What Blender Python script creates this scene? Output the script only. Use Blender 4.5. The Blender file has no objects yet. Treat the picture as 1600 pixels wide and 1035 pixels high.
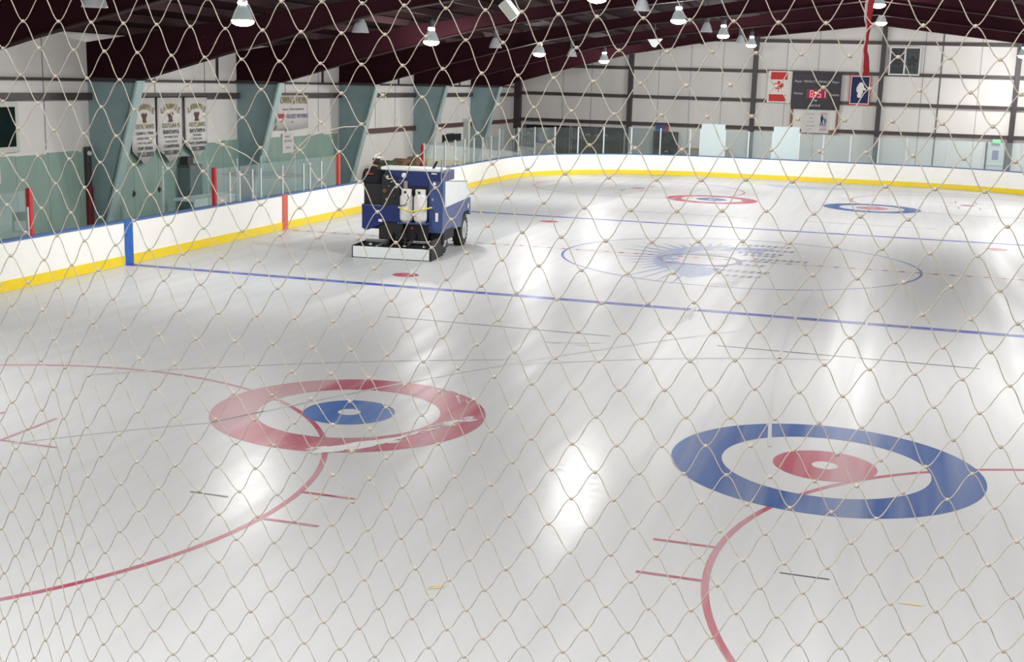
import bpy, bmesh, math, random
from mathutils import Vector, Matrix
PI = math.pi
C = bpy.context.scene.collection
SC = bpy.context.scene
# ---------------------------------------------------------------- camera
CAM=dict(x=3.50214,y=-32.21330,z=4.40247,yaw=-0.289128,pitch=0.199826,roll=0.029647,f=1923.218)

def make_camera():
    y, p_, r, f = CAM['yaw'], CAM['pitch'], CAM['roll'], CAM['f']
    fw = Vector((math.sin(y)*math.cos(p_), math.cos(y)*math.cos(p_), -math.sin(p_)))
    rt = Vector((math.cos(y), -math.sin(y), 0)); up = rt.cross(fw)
    r2 = rt*math.cos(r)+up*math.sin(r); u2 = -rt*math.sin(r)+up*math.cos(r)
    cd = bpy.data.cameras.new('camera'); cd.sensor_width = 36; cd.lens = f*36/1600
    cd.clip_start = .05; cd.clip_end = 300
    co = bpy.data.objects.new('camera', cd); C.objects.link(co)
    m = Matrix((r2, u2, -fw)).transposed().to_4x4()
    m.translation = Vector((CAM['x'], CAM['y'], CAM['z'])); co.matrix_world = m
    SC.camera = co
make_camera()
w = bpy.data.worlds.new('World'); SC.world = w; w.use_nodes = True
w.node_tree.nodes['Background'].inputs[0].default_value = (.75, .8, .85, 1)
w.node_tree.nodes['Background'].inputs[1].default_value = .3
SC.view_settings.view_transform = 'Standard'; SC.view_settings.look = 'None'
SC.view_settings.exposure = 0.0; SC.view_settings.gamma = 1; SC.view_settings.use_curve_mapping = False
LAMP_POWER = 190
LAMP_SIDE = 330
LAMP_COLOR = (1, .985, .965)

# ---------------------------------------------------------------- materials
def lin(c):
    return tuple((v/12.92 if v <= .04045 else ((v+.055)/1.055)**2.4) for v in [x/255 for x in c])
MC = {}
def mat(name, rgb, rough=.6, metal=0, var=.0, scale=3., bump=0., spec=.5, emit=None, es=1, stretch=None, rgb2=None, obj=True):
    if name in MC: return MC[name]
    m = bpy.data.materials.new(name); m.use_nodes = True
    nt = m.node_tree; b = nt.nodes['Principled BSDF']
    c = lin(rgb)
    b.inputs['Base Color'].default_value = (*c, 1)
    b.inputs['Roughness'].default_value = rough; b.inputs['Metallic'].default_value = metal
    b.inputs['Specular IOR Level'].default_value = spec
    if emit:
        b.inputs['Emission Color'].default_value = (*lin(emit), 1); b.inputs['Emission Strength'].default_value = es
    if var or bump:
        tc = nt.nodes.new('ShaderNodeTexCoord'); mp = nt.nodes.new('ShaderNodeMapping')
        nt.links.new(tc.outputs['Object' if obj else 'Generated'], mp.inputs[0])
        if stretch: mp.inputs['Scale'].default_value = stretch
        n = nt.nodes.new('ShaderNodeTexNoise'); n.inputs['Scale'].default_value = scale; n.inputs['Detail'].default_value = 5
        nt.links.new(mp.outputs[0], n.inputs['Vector'])
        if var:
            rp = nt.nodes.new('ShaderNodeValToRGB')
            c2 = lin(rgb2) if rgb2 else tuple(x*(1-var) for x in c)
            rp.color_ramp.elements[0].position = .35; rp.color_ramp.elements[1].position = .65
            rp.color_ramp.elements[0].color = (*c2, 1); rp.color_ramp.elements[1].color = (*c, 1)
            nt.links.new(n.outputs['Fac'], rp.inputs[0]); nt.links.new(rp.outputs[0], b.inputs['Base Color'])
        if bump:
            bp = nt.nodes.new('ShaderNodeBump'); bp.inputs['Strength'].default_value = bump; bp.inputs['Distance'].default_value = .01
            nt.links.new(n.outputs['Fac'], bp.inputs['Height']); nt.links.new(bp.outputs[0], b.inputs['Normal'])
    MC[name] = m; return m

def N(nt, t, **k):
    n = nt.nodes.new(t)
    for a, v in k.items():
        if a.startswith('i_'): n.inputs[int(a[2:])].default_value = v
        else: setattr(n, a, v)
    return n
def math_(nt, op, a, b=None, clamp=False):
    n = nt.nodes.new('ShaderNodeMath'); n.operation = op; n.use_clamp = clamp
    for i, v in enumerate((a, b)):
        if v is None: continue
        if isinstance(v, (int, float)): n.inputs[i].default_value = v
        else: nt.links.new(v, n.inputs[i])
    return n.outputs[0]
def ice_mat(name, rgb, fade=0., fadecol=(204, 203, 203)):
    """paint or white under the ice: everything shares one glossy frozen surface"""
    m = bpy.data.materials.new(name); m.use_nodes = True; nt = m.node_tree; b = nt.nodes['Principled BSDF']
    geo = N(nt, 'ShaderNodeNewGeometry'); pos = geo.outputs['Position']
    sep = N(nt, 'ShaderNodeSeparateXYZ'); nt.links.new(pos, sep.inputs[0]); X, Y = sep.outputs[0], sep.outputs[1]
    def noise(scale, stretch, detail=4, rot=0):
        mp = N(nt, 'ShaderNodeMapping'); mp.inputs['Scale'].default_value = stretch; mp.inputs['Rotation'].default_value = (0, 0, rot)
        nt.links.new(pos, mp.inputs[0])
        n = N(nt, 'ShaderNodeTexNoise'); n.inputs['Scale'].default_value = scale; n.inputs['Detail'].default_value = detail
        nt.links.new(mp.outputs[0], n.inputs['Vector']); return n.outputs['Fac']
    # lengthwise streaks standing for blurred reflections, plus slanted scrape streaks
    st = noise(1.0, (3.2, .16, 1), 5, .06); st2 = noise(1.0, (.9, .07, 1), 3, -.45); fine = noise(9., (1, 1, 1), 6); big = noise(.22, (1, .6, 1), 3)
    # lane still wet along the left boards
    e = math_(nt, 'ADD', math_(nt, 'MULTIPLY', Y, .018), -6.75)         # lane edge, x
    wob = math_(nt, 'MULTIPLY', math_(nt, 'SUBTRACT', st2, .5), 1.2)
    lane = math_(nt, 'MULTIPLY', math_(nt, 'SUBTRACT', math_(nt, 'ADD', e, wob), X), 2.5, True)
    lane = math_(nt, 'MINIMUM', lane, 1.0)
    cut = math_(nt, 'MULTIPLY', math_(nt, 'SUBTRACT', Y, -11.5), .45, True)
    wet = math_(nt, 'MULTIPLY', lane, cut, True)
    wet = math_(nt, 'MULTIPLY', wet, math_(nt, 'ADD', .45, math_(nt, 'MULTIPLY', math_(nt, 'ADD', X, 10.8), .55, True)), True)
    # roughness
    r = math_(nt, 'ADD', .36, math_(nt, 'MULTIPLY', math_(nt, 'SUBTRACT', st, .5), .26))
    r = math_(nt, 'ADD', r, math_(nt, 'MULTIPLY', math_(nt, 'SUBTRACT', big, .5), .12))
    r = math_(nt, 'SUBTRACT', r, math_(nt, 'MULTIPLY', wet, .05))
    # (clamped and linked below)
    b.inputs['IOR'].default_value = 1.31
    # two shinier patches shaped to bring out the lamp glare near the houses
    sh = None
    for px_, py_, rx_, ry_, k_ in ((.45, -19.4, .62, 4.0, .75), (-2.75, -20.2, .9, 2.6, .35)):
        dx = math_(nt, 'DIVIDE', math_(nt, 'SUBTRACT', X, px_), rx_); dy = math_(nt, 'DIVIDE', math_(nt, 'SUBTRACT', Y, py_), ry_)
        q = math_(nt, 'SUBTRACT', 1., math_(nt, 'ADD', math_(nt, 'MULTIPLY', dx, dx), math_(nt, 'MULTIPLY', dy, dy)), True)
        q = math_(nt, 'MULTIPLY', q, k_); sh = q if sh is None else math_(nt, 'ADD', sh, q)
    brk = math_(nt, 'MULTIPLY', math_(nt, 'SUBTRACT', math_(nt, 'ADD', st, fine), .82), 5.0, True)
    nt.links.new(math_(nt, 'ADD', .17, math_(nt, 'MULTIPLY', math_(nt, 'MULTIPLY', sh, brk), .75), True), b.inputs['Specular IOR Level'])
    r = math_(nt, 'MAXIMUM', math_(nt, 'SUBTRACT', r, math_(nt, 'MULTIPLY', sh, .12)), .279)
    nt.links.new(r, b.inputs['Roughness'])
    # colour: mottled frost, painted reflection streaks, mirrored dark roof painted grey where wet
    mixf = math_(nt, 'MULTIPLY', math_(nt, 'SUBTRACT', math_(nt, 'ADD', math_(nt, 'MULTIPLY', st, .7), math_(nt, 'MULTIPLY', st2, .4)), .46), 4.0, True)
    if fade:    # paint frosted over towards the left of the near houses
        fr = math_(nt, 'MULTIPLY', math_(nt, 'SUBTRACT', math_(nt, 'MULTIPLY', math_(nt, 'SUBTRACT', big, .5), 1.5), math_(nt, 'ADD', X, 3.7)), 1.6, True)
        fr = math_(nt, 'MULTIPLY', fr, math_(nt, 'MULTIPLY', math_(nt, 'SUBTRACT', -15., Y), 1., True))
        mixf = math_(nt, 'ADD', mixf, math_(nt, 'MULTIPLY', fr, 1.1))
    mx = N(nt, 'ShaderNodeMix', data_type='RGBA')
    c = lin(rgb); f2 = lin(fadecol)
    if fade:
        mx.inputs[6].default_value = (*c, 1); mx.inputs[7].default_value = tuple(a*(1-fade)+b_*fade for a, b_ in zip(c, f2))+(1,)
    else:
        mx.inputs[6].default_value = (*c, 1); mx.inputs[7].default_value = tuple(a*.93 for a in c)+(1,)
    nt.links.new(mixf, mx.inputs[0])
    mw = N(nt, 'ShaderNodeMix', data_type='RGBA', blend_type='MULTIPLY')
    nt.links.new(math_(nt, 'MULTIPLY', wet, 1.0), mw.inputs[0]); nt.links.new(mx.outputs[2], mw.inputs[6]); mw.inputs[7].default_value = (.80, .82, .83, 1)
    nt.links.new(mw.outputs[2], b.inputs['Base Color'])
    bp = N(nt, 'ShaderNodeBump'); bp.inputs['Strength'].default_value = .05; bp.inputs['Distance'].default_value = .01
    nt.links.new(fine, bp.inputs['Height']); nt.links.new(bp.outputs[0], b.inputs['Normal'])
    return m
def glass_mat(name, tint, refl=.06, haze=0., hazecol=(.8, .9, .9)):
    m = bpy.data.materials.new(name); m.use_nodes = True; nt = m.node_tree
    for n in list(nt.nodes):
        if n.type == 'BSDF_PRINCIPLED': nt.nodes.remove(n)
    out = [n for n in nt.nodes if n.type == 'OUTPUT_MATERIAL'][0]
    t = N(nt, 'ShaderNodeBsdfTransparent'); t.inputs[0].default_value = (*tint, 1)
    g = N(nt, 'ShaderNodeBsdfGlossy'); g.inputs['Roughness'].default_value = .0
    fr = N(nt, 'ShaderNodeLayerWeight'); fr.inputs[0].default_value = .25
    mx = N(nt, 'ShaderNodeMixShader')
    nt.links.new(math_(nt, 'ADD', math_(nt, 'MULTIPLY', fr.outputs['Fresnel'], .3), refl*.2), mx.inputs[0])
    nt.links.new(t.outputs[0], mx.inputs[1]); nt.links.new(g.outputs[0], mx.inputs[2])
    last = mx
    if haze:
        d = N(nt, 'ShaderNodeBsdfDiffuse'); d.inputs[0].default_value = (*hazecol, 1)
        tl = N(nt, 'ShaderNodeBsdfTranslucent'); tl.inputs[0].default_value = (*hazecol, 1)
        ad = N(nt, 'ShaderNodeMixShader', i_0=.5); nt.links.new(d.outputs[0], ad.inputs[1]); nt.links.new(tl.outputs[0], ad.inputs[2])
        m2 = N(nt, 'ShaderNodeMixShader', i_0=haze); nt.links.new(mx.outputs[0], m2.inputs[1]); nt.links.new(ad.outputs[0], m2.inputs[2]); last = m2
    nt.links.new(last.outputs[0], out.inputs[0]); return m

M_ICE = ice_mat('white ice', (203, 204, 205))
M_RED = ice_mat('red paint under ice', (172, 74, 96), .42)
M_PINK = ice_mat('faded red paint under ice', (186, 140, 146), .5)
M_BLUE = ice_mat('blue paint under ice', (44, 82, 146), .28)
M_BLUEL = ice_mat('blue line paint', (62, 80, 168), .35)
M_DBLUE = ice_mat('blue centre paint', (62, 104, 170), .25)
M_BLACK = ice_mat('black line under ice', (52, 64, 62), .15)
M_GREY = ice_mat('skate track grey', (194, 195, 197), .5)
M_LBLUE = ice_mat('pale crease blue', (166, 182, 200), .5)
M_LOGO = ice_mat('faded logo blue', (142, 152, 184), .5)
M_LOGO2 = ice_mat('logo violet', (112, 116, 156), .4)
M_LOGOW = ice_mat('logo white', (206, 192, 202), .1)
M_SNOW = mat('scraped snow', (226, 226, 226), .9, var=.06, scale=20, bump=.4)
M_STAIN = ice_mat('yellow stain', (226, 206, 140), .5)
M_CONC = mat('concrete', (120, 120, 118), .8, var=.2, scale=1.5)
M_WHITE = mat('white insulation vinyl', (232, 228, 224), .55, var=.10, scale=.7, bump=.25, stretch=(1, 1, .25))
M_TEAL = mat('teal painted panel', (148, 174, 164), .55, var=.18, scale=1.2, stretch=(1, 1, .4))
M_TEALF = mat('teal painted frame', (140, 164, 168), .45, var=.12, scale=2.)
M_TEALL = mat('pale teal flange', (172, 194, 192), .45, var=.1, scale=2.)
M_MAROON = mat('dark red primer steel', (50, 20, 28), .8, var=.3, scale=.8, spec=.1)
M_ROOF = mat('dark roof lining', (44, 24, 27), .9, var=.3, scale=.5, spec=.05)
M_PURLIN = mat('purlin steel', (54, 36, 38), .8, spec=.1)
M_GIRT = mat('dark brown girt', (74, 62, 64), .5, var=.2, scale=2)
M_GIRTB = mat('brown girt', (96, 66, 62), .5, var=.2, scale=2)
M_COL = mat('dark wall column', (64, 56, 60), .5, var=.2, scale=2)
M_BOARD = mat('white dasher board', (246, 245, 240), .28, var=.03, scale=3)
M_KICK = mat('yellow kick plate', (244, 214, 20), .35, var=.05, scale=4)
M_CAP = mat('blue cap rail', (70, 104, 160), .4)
M_STR_B = mat('blue stripe on boards', (38, 104, 190), .35, var=.15, scale=8)
M_STR_R = mat('red stripe on boards', (224, 96, 78), .35, var=.15, scale=8)
M_GLASS = glass_mat('rink glass', (.93, .97, .97), .05, .03, (.80, .90, .90))
M_GLASSF = glass_mat('far rink glass', (.93, .98, .99), .05, .12, (.80, .92, .95))
M_FROST = glass_mat('bright cloudy plexiglass', (.9, .98, 1.), .1, .8, (.90, .99, 1.))
M_ALU = mat('aluminium stanchion', (214, 216, 216), .4, .1)
M_PAD = mat('red padding', (196, 40, 52), .6, var=.15, scale=9)
M_PADO = mat('orange red padding', (214, 70, 56), .6, var=.15, scale=9)
M_DARK = mat('near black', (26, 26, 30), .5)
M_RUB = mat('black rubber', (30, 30, 32), .7, var=.3, scale=12)
M_ZB = mat('blue machine paint', (12, 38, 106), .32, var=.12, scale=3)
M_ZB2 = mat('lighter blue machine paint', (58, 78, 134), .4, var=.15, scale=3)  # paler blue for the lower body, pillar and tank shelf
M_ZW = mat('white machine panel', (228, 234, 234), .3, var=.04, scale=3)
M_TANK = mat('white gas cylinder', (226, 224, 222), .32, var=.12, scale=9)
M_YEL = mat('yellow strap', (226, 218, 90), .6)
M_STEEL = mat('bright steel', (180, 182, 186), .3, .8)
M_CREAM = mat('cream hose', (222, 216, 192), .5)
M_TWINE = mat('net twine', (196, 186, 172), .7, var=.2, scale=60, bump=.3)
M_KNOT = mat('net knot', (200, 189, 173), .75, var=.2, scale=90)
M_BANNER = mat('white banner cloth', (222, 218, 216), .75, var=.06, scale=4, bump=.3)
M_GOLD = mat('gold print', (150, 136, 62), .7, var=.3, scale=20)
M_BROWNP = mat('brown print', (110, 74, 62), .7, var=.3, scale=20)
M_INK = mat('dark green ink', (48, 66, 70), .7)
M_INKG = mat('grey ink', (140, 142, 146), .7)
M_PURP = mat('purple ink', (128, 112, 156), .7)
M_CREST = mat('red crest', (186, 62, 84), .6, var=.2, scale=30)
M_FLAGR = mat('red flag cloth', (214, 62, 56), .75, var=.1, scale=8)
M_FLAGW = mat('white flag cloth', (240, 234, 230), .75)
M_FLAGB = mat('navy flag cloth', (34, 44, 92), .75, var=.15, scale=8)
M_SB = mat('scoreboard black', (34, 28, 42), .5, var=.15, scale=3)
M_PRINTW = mat('white lettering', (214, 208, 208), .6)
M_LED = mat('red led', (255, 60, 90), .5, emit=(255, 70, 110), es=3)
M_LEDY = mat('amber led', (255, 180, 40), .5, emit=(255, 170, 30), es=5)
M_LEDD = mat('glowing led window', (70, 18, 34), .4, emit=(150, 10, 40), es=.10)  # red glow around the digits put into the window as faint emission
M_RUST = mat('rusty brown timber', (150, 108, 86), .7, var=.3, scale=4)
M_TAN = mat('tan plywood', (166, 156, 138), .7, var=.15, scale=2)
M_BENCH = mat('brown bench timber', (128, 104, 84), .7, var=.2, scale=3)
M_LENS = mat('lamp glow', (255, 255, 255), .5, emit=(250, 255, 246), es=40)
M_SHADE = mat('glowing lamp shade', (170, 178, 182), .3, .35, emit=(190, 205, 205), es=.35)  # faint emission added for lamp light showing through the bell
M_SHADEU = mat('pale grey shade', (176, 180, 184), .5)
M_BALL = mat('grey lamp housing', (80, 84, 92), .5)
M_DOOR = mat('pale grey door', (196, 200, 198), .5)
M_SIGNG = mat('green exit glow', (60, 200, 110), .5, emit=(40, 220, 110), es=1.2)
M_SKIN = mat('skin', (200, 150, 128), .6)
M_JACKET = mat('black jacket cloth', (26, 24, 30), .85, var=.2, scale=8, bump=.3)
M_TROUS = mat('dark trousers', (40, 42, 50), .85)
M_CAPW = mat('white cap cloth', (236, 236, 236), .8)
M_HAIR = mat('dark hair', (50, 38, 32), .8)
M_ORANGE = mat('orange print', (210, 92, 50), .7)
M_BOARDG = mat('dark green board', (16, 34, 34), .8, var=.2, scale=6, spec=.1)
M_FRAMEP = mat('pale frame', (198, 200, 190), .5)

# ---------------------------------------------------------------- mesh helpers
def box(bm, x0, x1, y0, y1, z0, z1, M=None):
    vs = [bm.verts.new((x, y, z)) for z in (z0, z1) for x, y in ((x0, y0), (x1, y0), (x1, y1), (x0, y1))]
    for f in ((3, 2, 1, 0), (4, 5, 6, 7), (0, 1, 5, 4), (1, 2, 6, 5), (2, 3, 7, 6), (3, 0, 4, 7)): bm.faces.new([vs[i] for i in f])
    if M: 
        for v in vs: v.co = M @ v.co
    return vs
def prism(bm, pts, axis, a, b, M=None):
    """extrude a 2-D outline along an axis; for x the outline is (y,z), for y (x,z), for z (x,y)"""
    def P(u, v, t): return {'x': (t, u, v), 'y': (u, t, v), 'z': (u, v, t)}[axis]
    A = [bm.verts.new(P(u, v, a)) for u, v in pts]; B = [bm.verts.new(P(u, v, b)) for u, v in pts]; n = len(pts)
    bm.faces.new(A); bm.faces.new(B[::-1])
    for i in range(n): bm.faces.new([A[i], B[i], B[(i+1) % n], A[(i+1) % n]])
    if M:
        for v in A+B: v.co = M @ v.co
def lathe(bm, prof, cx=0, cy=0, n=20, M=None, cap=True):
    rings = []
    for r, z in prof:
        rings.append([bm.verts.new((cx+max(r, 1e-4)*math.cos(2*PI*k/n), cy+max(r, 1e-4)*math.sin(2*PI*k/n), z)) for k in range(n)])
    for a, b in zip(rings, rings[1:]):
        for k in range(n): bm.faces.new([a[k], a[(k+1) % n], b[(k+1) % n], b[k]])
    if cap: bm.faces.new(rings[0][::-1]); bm.faces.new(rings[-1])
    if M:
        for r in rings:
            for v in r: v.co = M @ v.co
def tube(bm, pts, r, n=8, cap=True):
    pts = [Vector(p) for p in pts]; rings = []; ref = None
    for i, p in enumerate(pts):
        d = (pts[min(i+1, len(pts)-1)]-pts[max(i-1, 0)]).normalized()
        if ref is None: ref = Vector((0, 0, 1)) if abs(d.z) < .9 else Vector((1, 0, 0))
        u = d.cross(ref).normalized(); v = d.cross(u).normalized(); ref = v.cross(d) if False else ref
        rr = r[i] if isinstance(r, (list, tuple)) else r
        rings.append([bm.verts.new(p+u*rr*math.cos(2*PI*k/n)+v*rr*math.sin(2*PI*k/n)) for k in range(n)])
    for a, b in zip(rings, rings[1:]):
        for k in range(n): bm.faces.new([a[k], a[(k+1) % n], b[(k+1) % n], b[k]])
    if cap: bm.faces.new(rings[0][::-1]); bm.faces.new(rings[-1])
def BM(): return bmesh.new()
def obj(name, bm, m, parent=None, smooth=False, bevel=0, kind=None, label=None):
    bmesh.ops.recalc_face_normals(bm, faces=bm.faces)
    if bm.verts and max(v.co.z for v in bm.verts)-min(v.co.z for v in bm.verts) < .002:      # flat marking: face up
        for fc in bm.faces:
            if fc.normal.z < 0: fc.normal_flip()
    me = bpy.data.meshes.new(name); bm.to_mesh(me); bm.free()
    if smooth:
        for f in me.polygons: f.use_smooth = True
    me.materials.append(m)
    o = bpy.data.objects.new(name, me); C.objects.link(o)
    if parent: o.parent = parent
    if bevel:
        b = o.modifiers.new('bevel', 'BEVEL'); b.width = bevel; b.segments = 2; b.limit_method = 'ANGLE'
    if kind: o['kind'] = kind
    if label: o['label'] = label
    return o
def bobj(name, dims, m, parent=None, **k):
    bm = BM(); box(bm, *dims); return obj(name, bm, m, parent, **k)
def tag(o, label, cat, group=None):
    o['label'] = label; o['category'] = cat
    if group: o['group'] = group
    return o
def thing(name, label, cat, loc=(0, 0, 0), rz=0, group=None):
    o = bpy.data.objects.new(name, None); C.objects.link(o); o.location = loc; o.rotation_euler = (0, 0, rz)
    o.empty_display_size = .2
    return tag(o, label, cat, group)
def copy_tree(o, parent=None):
    c = o.copy(); C.objects.link(c); c.parent = parent
    for ch in [x for x in C.objects if x.parent == o]: copy_tree(ch, c)
    return c
def struct(o): o['kind'] = 'structure'; return o
_font_cache = {}
def text_obj(name, s, size, M, m, parent, depth=.004, shear=0, align='CENTER', sx=1.):
    cu = bpy.data.curves.new(name, 'FONT'); cu.body = s; cu.size = size; cu.extrude = depth; cu.align_x = align; cu.align_y = 'CENTER'; cu.shear = shear
    cu.resolution_u = 2
    t = bpy.data.objects.new(name, cu); C.objects.link(t)
    me = bpy.data.meshes.new_from_object(t.evaluated_get(bpy.context.evaluated_depsgraph_get()))
    C.objects.unlink(t); bpy.data.objects.remove(t)
    for v in me.vertices: v.co = M @ Vector((v.co.x*sx, v.co.y, v.co.z))
    me.materials.clear(); me.materials.append(m); me.name = name
    o = bpy.data.objects.new(name, me); C.objects.link(o)
    if parent: o.parent = parent
    return o
def M_far(x, z, y): return Matrix(((1, 0, 0, x), (0, 0, -1, y), (0, 1, 0, z), (0, 0, 0, 1)))     # text on a wall seen looking +y
def M_left(y, z, x): return Matrix(((0, 0, 1, x), (1, 0, 0, y), (0, 1, 0, z), (0, 0, 0, 1)))     # text on the left wall, facing +x

# ---------------------------------------------------------------- dimensions (metres, rink centre at the origin)
FT = .3048
W, L, RC = 13.05, 30.35, 8.5
XW, YW, XE, YN = -16.6, 34.8, 21.95, -38.0      # left wall, far wall, right wall, near wall
XR = 2.67                                        # ridge
def zroof(x): return 8.19-.15*abs(x-XR)
BLUE_Y, TEE_Y, HX, DX, DY = 7.76, 17.55, 3.1, 6.8, 21.16

# ---------------------------------------------------------------- floor and ice
struct(bobj('floor', (XW-.3, XE+.3, YN-.3, YW+.3, -.3, -.03), M_CONC))
def outline(w, l, r, n=14):
    pts = []
    for cx, cy, a0 in ((w-r, l-r, 0), (-w+r, l-r, 90), (-w+r, -l+r, 180), (w-r, -l+r, 270)):
        for k in range(n+1):
            a = math.radians(a0+90*k/n); pts.append((cx+r*math.cos(a), cy+r*math.sin(a)))
    return pts
bm = BM(); prism(bm, outline(W, L, RC), 'z', -.03, 0); ICE = struct(obj('floor', bm, M_ICE, label='white ice sheet'))
layer = [0.0008]
def flat(name, polys, m, parent=ICE, z=None, label=None, kind=None):
    bm = BM(); z = z or .0012
    for i, pl in enumerate(polys): bm.faces.new([bm.verts.new((*q, z+(i % 12)*.00005)) for q in pl])
    return obj(name, bm, m, parent, label=label, kind=kind)
def rect(x0, x1, y0, y1): return [(x0, y0), (x1, y0), (x1, y1), (x0, y1)]
def ringm(name, cx, cy, r0, r1, m, parent, z, label=None, n=96, a0=0, a1=360):
    bm = BM(); full = abs(a1-a0) >= 360; k = n if full else n+1
    I = []
    for i in range(k):
        a = math.radians(a0+(a1-a0)*i/n); c, s = math.cos(a), math.sin(a)
        I.append((bm.verts.new((cx+r0*c, cy+r0*s, z)), bm.verts.new((cx+r1*c, cy+r1*s, z))))
    for i in range(k if full else k-1):
        a, b = I[i], I[(i+1) % k]; bm.faces.new([a[0], a[1], b[1], b[0]])
    return obj(name, bm, m, parent, label=label)
def disc(name, cx, cy, r, m, parent, z, label=None, n=64):
    bm = BM(); bm.faces.new([bm.verts.new((cx+r*math.cos(2*PI*i/n), cy+r*math.sin(2*PI*i/n), z)) for i in range(n)])
    return obj(name, bm, m, parent, label=label)
for s, nm in ((-1, 'near thick blue line across the ice'), (1, 'far blue line across the ice')):
    flat('blue_line', [rect(-W+.02, W-.02, s*BLUE_Y-.14, s*BLUE_Y+.14)], M_BLUEL, label=nm)
flat('red_line', [rect(-W+.02, W-.02, -.03, .03)], M_PINK, label='faint centre line across the ice')
flat('centre_dash', [rect(-W+.3+.4*i, -W+.42+.4*i, -.075, .075) for i in range(64)], M_RED, z=.0050, kind='stuff')
for s in (-1, 1):
    flat('goal_line', [rect(-W+2.2, W-2.2, s*27.15-.03, s*27.15+.03)], M_RED)
    bm = BM(); n = 24
    bm.faces.new([bm.verts.new((1.83*math.cos(PI*i/n), s*(27.1-1.83*math.sin(PI*i/n)), .0010)) for i in range(n+1)])
    obj('goal_crease', bm, M_LBLUE, ICE, label='pale blue half-round goal crease')
ringm('centre_circle', 0, 0, 15*FT-.03, 15*FT+.03, M_BLUEL, ICE, .0020, 'thin blue centre face-off circle')
for sy in (-1, 1):
    for sx in (-1, 1):
        ringm('face_off_circle', sx*DX, sy*DY, 15*FT-.035, 15*FT+.035, M_RED, ICE, .0017, n=120)
        disc('face_off_dot', sx*DX, sy*DY, .3, M_RED, ICE, .0026)
        disc('neutral_dot', sx*6.8, sy*(BLUE_Y-5*FT), .3, M_RED, ICE, .0026)
        for hx in (-1, 1):
            for hy in (-1, 1):
                x0 = sx*DX+hx*15*FT; y0 = sy*DY+hy*.44
                flat('hash_mark', [rect(min(x0, x0+hx*.62), max(x0, x0+hx*.62), y0-.025, y0+.025)], M_RED, z=.0030)
                x0, y0 = sx*DX+hx*.4, sy*DY+hy*.82
                flat('corner_mark', [rect(min(x0, x0+hx*.8), max(x0, x0+hx*.8), y0-.025, y0+.025), rect(x0-.025, x0+.025, min(y0, y0+hy*1.05), max(y0, y0+hy*1.05))], M_RED, z=.0030)
for sy in (-1, 1):
    for hx, m1, m2, lb in ((-HX, M_RED, M_DBLUE, 'red'), (HX, M_BLUE, M_RED, 'blue')):
        where = 'near' if sy < 0 else 'far'
        h = ringm('curling_house', hx, sy*TEE_Y, 4*FT, 6*FT, m1, ICE, .0022, '%s outer ring of the %s curling house' % (lb, where))
        ringm('inner_disc', hx, sy*TEE_Y, .5*FT, 2*FT, m2, h, .0022, '%s centre disc' % ('blue' if lb == 'red' else 'red'))
        disc('button', hx, sy*TEE_Y, .5*FT, M_ICE, h, .0022, 'white button')
        flat('hog_line', [rect(hx-2.15, hx+2.15, sy*11.08-.025, sy*11.08+.025)], M_BLACK)
        flat('hack_line', [rect(hx-.225, hx+.225, sy*21.15-.012, sy*21.15+.012)], M_BLACK, z=.0034)
# faded team emblem at centre ice: spiky burst, round badge, lettering bars
em = []
random.seed(4)
cx, cy = -1.0, .2
cres = [(cx+.1+1.25*math.cos(math.radians(95+8.5*i)), cy-.2+2.6*math.sin(math.radians(95+8.5*i))) for i in range(21)]
cin = [(cx+.25+.75*math.cos(math.radians(95+8.5*i)), cy-.2+1.7*math.sin(math.radians(95+8.5*i))) for i in range(21)]
lg = flat('centre_emblem', [[cres[i], cres[i+1], cin[i+1], cin[i]] for i in range(20)], M_LOGO, z=.0014, label='faded blue sunburst emblem at centre ice')
for i in range(19):
    a0, a1 = math.radians(85+10*i), math.radians(92+10*i); am = (a0+a1)/2; ro = 1.7+1.0*random.random()
    flat('burst_spike', [[(cx+.1+1.2*math.cos(a0), cy-.2+2.5*math.sin(a0)), (cx+.1+ro*math.cos(am), cy-.2+ro*1.9*math.sin(am)), (cx+.1+1.2*math.cos(a1), cy-.2+2.5*math.sin(a1))]], M_LOGO, lg, z=.0013)
flat('emblem_shield', [[(-1.35, -1.6), (-.2, -1.6), (-.3, -2.9), (-.7, -3.6), (-1.2, -2.9)]], M_LOGO, lg, z=.0015)
random.seed(9)
flat('burst_ray', [[(-1.6+.18*i, 1.9+.25*(i % 4)), (-.9+.2*i, 2.7+.2*(i % 3)), (-1.2+.2*i, 1.7+.2*(i % 4))] for i in range(9)], M_LOGO, lg, z=.0021)
ringm('badge_ring', -.95, -.35, .95, 1.12, M_LOGO2, lg, .0029)
flat('badge_bar', [rect(-1.7, -.1, -1.4+.0, -1.15), rect(-1.55, -.3, .45, .6), rect(-1.5, -.35, .9, 1.0)], M_LOGO2, lg, z=.0032)
dots = []
for qx, qy in ((-1.6, -.2), (-1.45, -.75), (-1.1, -.35), (-.95, -.65), (-.55, -.25), (-.4, -.95), (-1.65, -.9)):
    dots.append([(qx+.11*math.cos(a*PI/4), qy+.17*math.sin(a*PI/4)) for a in range(8)])
flat('badge_dot', dots, M_LOGOW, lg, z=.0036)
bars = []
for i, (x0, y0, wd) in enumerate(((-.2, 1.5, 1.3), (.0, 1.05, .9), (.35, .35, 1.5), (.1, -.1, .8), (-.1, -.9, 1.0), (-.4, -2.1, 1.5), (.0, -2.9, .9), (-.5, 2.3, 1.9), (-.3, 3.2, 1.5))):
    for k in range(int(wd/.18)):
        bars.append([(x0+.18*k, y0), (x0+.18*k+.1, y0), (x0+.18*k+.16, y0+.32), (x0+.18*k+.06, y0+.32)])
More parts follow.
